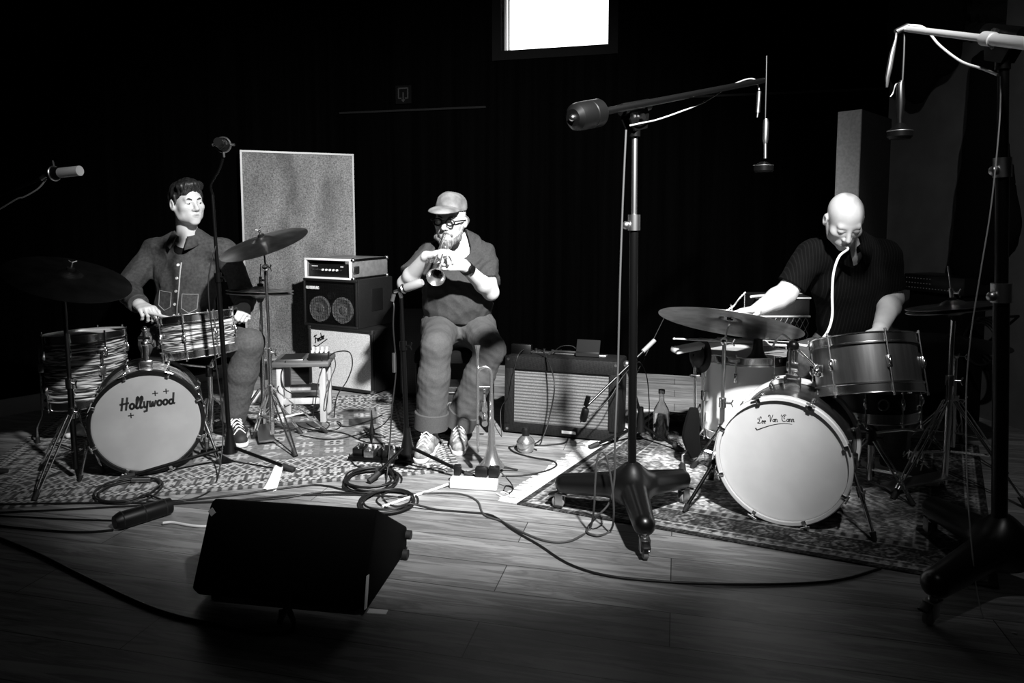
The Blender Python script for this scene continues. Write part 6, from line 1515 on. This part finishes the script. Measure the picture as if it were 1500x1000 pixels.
    def trousers(s, m, o=.012, r=(.092, .068, .066, .060), wr=(.004, 55, 4), hem=(.03, .03), extra=None):
        J = s.J; lo, hi = s.bounds(['hipR', 'hipL', 'knR', 'knL', 'anR', 'anL', 'pelvis'], .2); lo.z = max(lo.z, .01)
        def fn(d):
            f, g = s.front, s.g; d.cap(J['hipR'], J['hipL'], .105 * g, .105 * g, .04); d.cap(J['pelvis'], J['pelvis'] + s.up * .10, .150 * g + .004, .150 * g + .004, .04, (f, 1.36))
            for q in ('R', 'L'): s.leg(d, q, o, r)
        cu = [(J['an' + q] + (J['kn' + q] - J['an' + q]).normalized() * hem[i], (J['an' + q] - J['kn' + q]), .14) for i, q in enumerate('RL')] + [(J['pelvis'] + s.up * .11, s.up, .26)]
        return s.cloth('trousers', m, lo, hi, fn, wr, cu)

def collar(fg, nk, r_, m, parent, gap):
    n = 40; vs = []; c = nk + fg.front * .014 - fg.up * .004
    for i in range(n + 1):
        th = R(gap + (360 - 2 * gap) * i / n); d = fg.front * math.cos(th) + fg.lat * math.sin(th); f = ((math.cos(th) + 1) / 2) ** 3
        vs += [c + d * r_ - fg.up * .02, c + d * r_ + fg.up * (.036 - .026 * f), c + d * (r_ + .008) + fg.up * (.041 - .026 * f), c + d * (r_ + .016) + fg.up * (.034 - .028 * f),
               c + d * (r_ + .030 + .012 * f) + fg.up * (-.004 - .052 * f) + fg.front * .030 * f]
    o = MB().add(vs, [(i * 5 + k, i * 5 + k + 1, i * 5 + k + 6, i * 5 + k + 5) for i in range(n) for k in range(4)]).build('collar', M[m], parent, angle=60)
    sm = o.modifiers.new('thickness', 'SOLIDIFY'); sm.thickness = .004; sm.offset = 1
    return o
# ---- the drummer on the left, denim jacket
Y0 = 4.18
hL = Head(P(274, 297, Y0 - .07), R(50), R(2), R(4), 1.04)
LDJ = dict(pelvis=P(270, 492, Y0 + .03), chest=P(275, 405, Y0), neck=P(276, 348, Y0 - .01), shR=P(226, 366, Y0), shL=P(330, 367, Y0),
     elR=P(184, 424, Y0 - .12), wrR=P(204, 446, Y0 - .34), elL=P(357, 430, Y0 + .0), wrL=P(358, 449, Y0 - .13),
     hipR=P(250, 496, Y0), hipL=P(294, 496, Y0), knR=P(228, 500, 3.86), knL=P(365, 503, 3.90), anR=V((P(238, 600, 4.16).x, 4.16, .10)), anL=P(341, 618, 3.94), toeR=V((P(235, 600, 3.98).x, 4.00, .035)), toeL=P(352, 634, 3.79))
LDJ['anL'].z = .105; LDJ['toeL'].z = .035
ld = Fig('dark-haired person in a dark denim jacket drumming at left', LDJ, hL, 1.0)
J = ld.J
fdR = (P(232, 463, 3.70) - J['wrR']).normalized(); fdL = (P(357, 466, Y0 - .26) - J['wrL']).normalized()
ld.body(hands=(lambda d: hand(d, J['wrR'], fdR, V((.1, .1, -1)), 1, (.75, .9, .7), .5), lambda d: hand(d, J['wrL'], fdL, V((-.7, .2, -.7)), -1, (.95, 1.1, .8), .55)), nose=1.0, jaw=1.12)
hL.features(ld.t, gaze=-.002)
def hair(d):
    p = hL.p; E = lambda c, r, k=.02, sub=False: d.ell(p(*c), [q * 1.04 for q in r], hL.R, k, sub)
    E((0, -.020, .046), (.0815, .100, .082), .02); E((0, -.05, .0), (.076, .062, .085), .03)
    for x, y, z, r in ((.05, .05, .090, .030), (.02, .062, .100, .032), (-.02, .06, .102, .032), (-.05, .045, .092, .028), (.0, .02, .112, .036)): E((x, y, z), (r, r, r * .75), .025)
    for x0, z0, x1, z1 in ((.030, .100, .062, .050), (.012, .102, .050, .052), (-.006, .102, .036, .050), (-.022, .100, -.050, .048), (-.012, .102, -.040, .056)): d.cap(p(x0, .080, z0), p(x1, .088 - abs(x1) * .35, z1), .013, .005, .012)
    for sx in (-1, 1): d.cap(p(sx * .074, .016, .04), p(sx * .075, .022, .0), .012, .005, .012)
    E((0, .075, -.015), (.055, .06, .072), .006, True)
    for sx in (-1, 1): E((sx * .090, -.010, -.010), (.024, .028, .040), .006, True)
d = SDF(hL.c - V((.18,) * 3), hL.c + V((.18, .18, .2)), .0035); hair(d); d.wrinkle(.004, 120, 11, (1, 1, .4)); d.build('hair', M['hair'], ld.t)
def jk(d):
    ld.torso(d, .010); 
    for q in ('R', 'L'):
        e = SDF(lo, hi, .005); ld.arm(e, q, .018, (.054, .046, .036), upto=.93); e.cut(J['el' + q].lerp(J['wr' + q], .90), J['wr' + q] - J['el' + q]); d.join(e, .03)
lo, hi = ld.bounds(['pelvis', 'chest', 'neck', 'shR', 'shL', 'elR', 'elL', 'wrR', 'wrL'], .2)
nk = J['neck']
jacket = ld.cloth('jacket', 'denim_dark', lo, hi, jk, (.013, 26, 2), [('neck', nk - ld.up * .05 + ld.front * .06, hL.p(0, 0, -.03), .052), (J['pelvis'] + ld.up * .02, -ld.up, .24)], .005)
collar(ld, nk, .064, 'denim_dark', jacket, 22)
# the black T-shirt in the open neck, the front placket, buttons and pockets follow the jacket's surface
def onto(tree, p, d, far=.4):
    hit = tree.ray_cast(p + d * far, -d); return hit[0] if hit[0] is not None else p
from mathutils.bvhtree import BVHTree
def tree_of(o): return BVHTree.FromPolygons([_inv[o.name].inverted() @ v_.co for v_ in o.data.vertices], [tuple(f.vertices) for f in o.data.polygons])
tj = tree_of(jacket)
pl = [onto(tj, J['chest'] + ld.lat * .010 + ld.up * z, ld.front) + ld.front * .002 for z in [.10 - .022 * i for i in range(17)]]
MB().tube(pl, .0035, 6).build('placket_seam', mat('pale_seam', .38, .8), jacket)
for z in (.085, .01, -.065, -.14, -.205): 
    q = onto(tj, J['chest'] - ld.lat * .006 + ld.up * z, ld.front); MB().cyl(q - ld.front * .002, q + ld.front * .005, .0085, .007, 14).build('button', M['button'], jacket)
for sg in (-1, 1):
    line = [(.032, -.075), (.108, -.075), (.108, -.16), (.07, -.185), (.032, -.16), (.032, -.075)]; pts = []
    for (x0, z0), (x1, z1) in zip(line, line[1:]):
        for i in range(6): pts.append(onto(tj, J['chest'] + ld.lat * sg * (x0 + (x1 - x0) * i / 6) + ld.up * (z0 + (z1 - z0) * i / 6), ld.front, .2) + ld.front * .001)
    MB().tube(pts + [pts[0]], .0022, 6).build('pocket_seam', mat('dim_seam', .20, .8), jacket)
d = SDF(nk - V((.15,) * 3), nk + V((.15,) * 3), .005); d.cap(nk - ld.up * .07 + ld.front * .03, nk - ld.up * .02 + ld.front * .015, .070, .066, .02); d.cap(nk - ld.up * .02, hL.p(0, 0, -.02), .068, .066, .01, None, False)
d.cut(nk + ld.up * .005 - ld.front * .0, (ld.up + ld.front * .9)); d.build('undershirt', M['black_cloth'], ld.t)
for q in 'RL':
    c = J['el' + q].lerp(J['wr' + q], .885); ax = (J['wr' + q] - J['el' + q]).normalized(); MB().tube([c - ax * .022, c - ax * .018, c + ax * .018, c + ax * .022], [.050, .0535, .053, .048], 24).build('cuff', M['denim_dark'], jacket)
ld.trousers('chino', hem=(.0, .0)); ld.shoe('R', 'shoe_black'); ld.shoe('L', 'shoe_black')
stick('pale drumstick in the jacketed drummer\'s hand over the snare', J['wrR'] + fdR * .05 + V((-.03, .0, -.02)), P(262, 468, 3.66))
stick('drumstick in the jacketed drummer\'s other fist by the hi-hat', J['wrL'] + fdL * .075 + V((.03, .01, -.035)), J['wrL'] + fdL * .075 + V((-.20, -.16, .02)))

# ---- the trumpeter
Y1 = 4.10
hT = Head(P(660, 322, Y1 - .10), R(-14), R(6), R(-3), 1.06)
TRJ = dict(pelvis=P(670, 474, Y1 + .04), chest=P(671, 408, Y1), neck=P(673, 352, Y1 - .01), shR=P(629, 374, Y1 - .02), shL=P(708, 374, Y1), elR=P(594, 415, Y1 - .20), wrR=P(634, 368, Y1 - .36),
     elL=P(719, 428, Y1 - .16), wrL=P(683, 382, Y1 - .36), hipR=P(647, 478, Y1), hipL=P(695, 478, Y1), knR=P(639, 507, 3.70), knL=P(719, 512, 3.78), anR=P(631, 625, 3.72), anL=P(672, 634, 3.86), toeR=P(618, 650, 3.55), toeL=P(672, 648, 3.69))
TRJ['anR'].z = .115; TRJ['anL'].z = .105; TRJ['toeR'].z = .035; TRJ['toeL'].z = .035
tr = Fig('bearded person in cap and glasses seated playing a trumpet', TRJ, hT, 1.06, .04)
J = tr.J
mouth = hT.p(0, .10, -.068); bell_c = P(632, 394, 3.50); ax = (mouth - bell_c).normalized()
K = (mouth - bell_c).length / .558
side = V((1, 0, 0)); side = (side - ax * side.dot(ax)).normalized()
tz = ax; tx_ = (V((.25, -.05, -1)) - tz * V((.25, -.05, -1)).dot(tz)).normalized()      # bell tube lies below the leadpipe
# local: +Z from bell towards mouthpiece; leadpipe offset on -X, valves along Y
tmx = Matrix((tx_, tz.cross(tx_), tz)).transposed().to_4x4(); tmx.translation = bell_c + tx_ * .0
off = tmx.to_3x3() @ V((-.062 * K, .006, .558 * K)); tmx.translation = mouth - off
trumpet('silver trumpet held up to the bearded player\'s lips', tmx, K, 'silver')
vc = tmx @ V((-.031 * K, 0, .247 * K)); yb = tmx.to_3x3().col[1].copy()
tr.J['wrR'] = vc + V((-.075, .045, .0)) ; tr.J['wrL'] = vc + V((.115, .06, -.045)); J = tr.J
fR = (vc + V((.01, -.005, .025)) - J['wrR']).normalized(); fLd = (vc + V((-.0, -.02, -.02)) - J['wrL']).normalized()
tr.body(hands=(lambda d: hand(d, J['wrR'], fR, V((.3, .1, -1)), 1, (.55, .75, .6), .45, .05), lambda d: hand(d, J['wrL'], fLd, V((-.25, -.95, .25)) * -1, -1, (.75, .95, .7), .45)), nose=1.08, jaw=1.1, lid=1.2, fore=(.054, .043, .031))
hT.features(tr.t, eyes=False)
# beard
d = SDF(hT.c - V((.16, .2, .26)), hT.c + V((.16, .16, .12)), .0035); p = hT.p
for sx in (-1, 1): d.cap(p(sx * .066, .0, -.03), p(sx * .054, .035, -.085), .012, .022, .02); d.cap(p(sx * .054, .035, -.085), p(0, .075, -.125), .022, .028, .02); d.cap(p(sx * .004, .096, -.052), p(sx * .034, .078, -.070), .0085, .008, .01)
d.cap(p(0, .075, -.115), p(0, .075, -.165), .030, .018, .02); d.ell(p(0, .10, -.07), (.018, .02, .008), hT.R, .006, True); d.wrinkle(.006, 110, 21, (1, 1, .4)); d.build('beard', M['beard'], tr.t)
d = SDF(hT.c - V((.16,) * 3), hT.c + V((.16,) * 3), .004)
for sx in (-1, 1): d.cap(p(sx * .078, -.01, .02), p(sx * .073, -.045, -.02), .010, .014, .01)
d.cap(p(-.05, -.085, -.01), p(.05, -.085, -.01), .03, .03, .02); d.wrinkle(.003, 100, 3); d.build('hair', M['beard'], tr.t)
# cap with its peak
d = SDF(hT.c - V((.2, .26, .1)), hT.c + V((.2, .2, .24)), .004)
d.ell(p(0, -.012, .062), (.0875, .108, .078), hT.R, .02); d.ell(p(0, -.01, .102), (.070, .082, .046), hT.R, .03); d.cut(p(0, 0, .050), -hT.R.col[2]); d.wrinkle(.005, 38, 14); cap_ = d.build('cap', M['cap_cloth'], tr.t)
d = SDF(hT.c - V((.2, .28, .1)), hT.c + V((.2, .2, .2)), .0035)
d.ell(p(0, .100, .054), (.086, .112, .032), hT.R, .01); d.ell(p(0, .094, .040), (.098, .122, .034), hT.R, .004, True); d.cut(p(0, .035, .06), -hT.R.col[1]); d.build('peak', M['cap_cloth'], cap_)
# glasses
gl = MB()
for sx in (-1, 1):
    gl.torus(p(sx * .034, .105, .0), hT.R.col[1], .0235, .0048, 28, 6, hT.R.col[0], .80); gl.tube([p(sx * .057, .103, .006), p(sx * .076, .085, .008), p(sx * .081, .01, .004), p(sx * .079, -.02, -.005)], .0044, 6, 4)
gl.tube([p(-.011, .106, .004), p(0, .110, .008), p(.011, .106, .004)], .0032, 6, 4); glo = gl.build('glasses', M['black_plastic'], tr.t)
# T-shirt
def ts(d):
    tr.torso(d, .012)
    for q in ('R', 'L'):
        e = SDF(lo, hi, .005); e.cap(J['sh' + q], J['el' + q], .077, .072, .04); e.cut(J['sh' + q].lerp(J['el' + q], .76), J['el' + q] - J['sh' + q]); d.join(e, .035)
lo, hi = tr.bounds(['pelvis', 'chest', 'neck', 'shR', 'shL', 'elR', 'elL'], .2); nk = J['neck']
shirt = tr.cloth('t_shirt', 'tee', lo, hi, ts, (.015, 30, 9), [('neck', nk - tr.up * .05 + tr.front * .05, hT.p(0, -.02, -.03), .070), (J['pelvis'] + tr.up * .045, -tr.up, .28)], .005)
tr.trousers('denim', .014, (.098, .064, .068, .070), (.006, 44, 6), (.015, .0))
for q, e in (('R', .055), ('L', .04)):
    u = (J['kn' + q] - J['an' + q]).normalized(); c = J['an' + q] + u * e; MB().lathe([(.080, -.045), (.089, -.042), (.091, .042), (.086, .047), (.078, .045)], F4(c, u), 32).build('rolled_cuff', M['denim'], tr.t)
    MB().tube([J['an' + q] + u * .04, J['an' + q], J['an' + q] - u * .03], [.046, .042, .044], 18).build('sock', M['black_cloth'], tr.t)
tr.shoe('R', 'shoe_grey'); tr.shoe('L', 'shoe_grey')
ax = (J['wrL'] - J['elL']).normalized(); c = J['wrL'] - ax * .035; mb = MB().lathe([(.034, -.014), (.037, -.012), (.037, .012), (.034, .014)], F4(c, ax), 28); o = mb.build('watch_strap', M['black_plastic'], tr.t)
nz = (V((.25, -.85, .3)) - ax * V((.25, -.85, .3)).dot(ax)).normalized(); MB().cyl(c + nz * .030, c + nz * .046, .021, .0195, 24).build('watch_case', M['black_plastic'], o)

# ---- the bald drummer on the right, looking down
Y2 = 3.50
hB = Head(P(1237, 322, Y2 - .17), R(-7), R(41), R(0), 1.03)
RDJ = dict(pelvis=P(1247, 502, Y2 + .18), chest=P(1245, 415, Y2 + .04), neck=P(1241, 356, Y2 - .04), shR=P(1189, 373, Y2), shL=P(1297, 373, Y2), elR=P(1151, 430, Y2 - .02), wrR=P(1110, 453, Y2 - .08),
     elL=P(1307, 437, Y2 + .02), wrL=P(1289, 481, Y2 - .22), hipR=P(1222, 512, Y2 + .14), hipL=P(1272, 512, Y2 + .14), knR=P(1180, 524, 3.43), knL=P(1325, 525, 3.34), anR=V((1.45, 3.52, .10)), anL=P(1306, 680, 3.40), toeR=V((1.42, 3.36, .035)), toeL=P(1345, 692, 3.28))
RDJ['anL'].z = .105; RDJ['toeL'].z = .035
rd_ = Fig('bald person in black pinstriped shirt drumming at right, hose in mouth', RDJ, hB, 1.0)
J = rd_.J
fR = V((-.85, -.30, -.06)).normalized(); fL2 = (V((-.2, -.55, -.55))).normalized()
rd_.body(hands=(lambda d: hand(d, J['wrR'], fR, V((.1, -.2, -1)), 1, (.12, .22, .2), .1, .04), lambda d: hand(d, J['wrL'], fL2, V((-.5, .3, -.8)), -1, (.5, .7, .5), .4)), fore=(.055, .050, .033), nose=1.0, lid=1.3)
hB.features(rd_.t, eyes=False, brow=False)
def sh(d):
    rd_.torso(d, .012)
    for q in ('R', 'L'):
        e = SDF(lo, hi, .005); e.cap(J['sh' + q], J['el' + q], .074, .072, .04); e.cut(J['sh' + q].lerp(J['el' + q], .80), J['el' + q] - J['sh' + q]); d.join(e, .035)
lo, hi = rd_.bounds(['pelvis', 'chest', 'neck', 'shR', 'shL', 'elR', 'elL'], .2); nk = J['neck']
shirt = rd_.cloth('shirt', 'pinstripe', lo, hi, sh, (.007, 26, 19), [('neck', nk - rd_.up * .04 + rd_.front * .05, hB.p(0, -.02, -.03), .054), (J['pelvis'] + rd_.up * .03, -rd_.up, .26)], .005)
collar(rd_, nk, .062, 'pinstripe', shirt, 16)
rd_.trousers('chino', hem=(.0, .0)); rd_.shoe('R', 'shoe_black'); so = rd_.shoe('L', 'shoe_black')
mt = hB.p(0, .100, -.069)
hose = [mt, mt + V((-.004, -.03, -.012)), P(1229, 376, Y2 - .32), P(1221, 400, Y2 - .33), P(1219, 430, Y2 - .34), P(1219, 462, Y2 - .35), P(1213, 484, Y2 - .38), P(1202, 498, 3.13), P(1188, 506, 3.13), P(1172, 505, 3.15), P(1158, 498, 3.22), P(1146, 490, 3.34), P(1136, 500, 3.45), P(1132, 508, 3.47)]
MB().tube(hose, .0055, 10, 8).solo('blow_hose', M['tube'], 'white hose from the bald drummer\'s mouth down to the white floor tom', 'hose', angle=60)
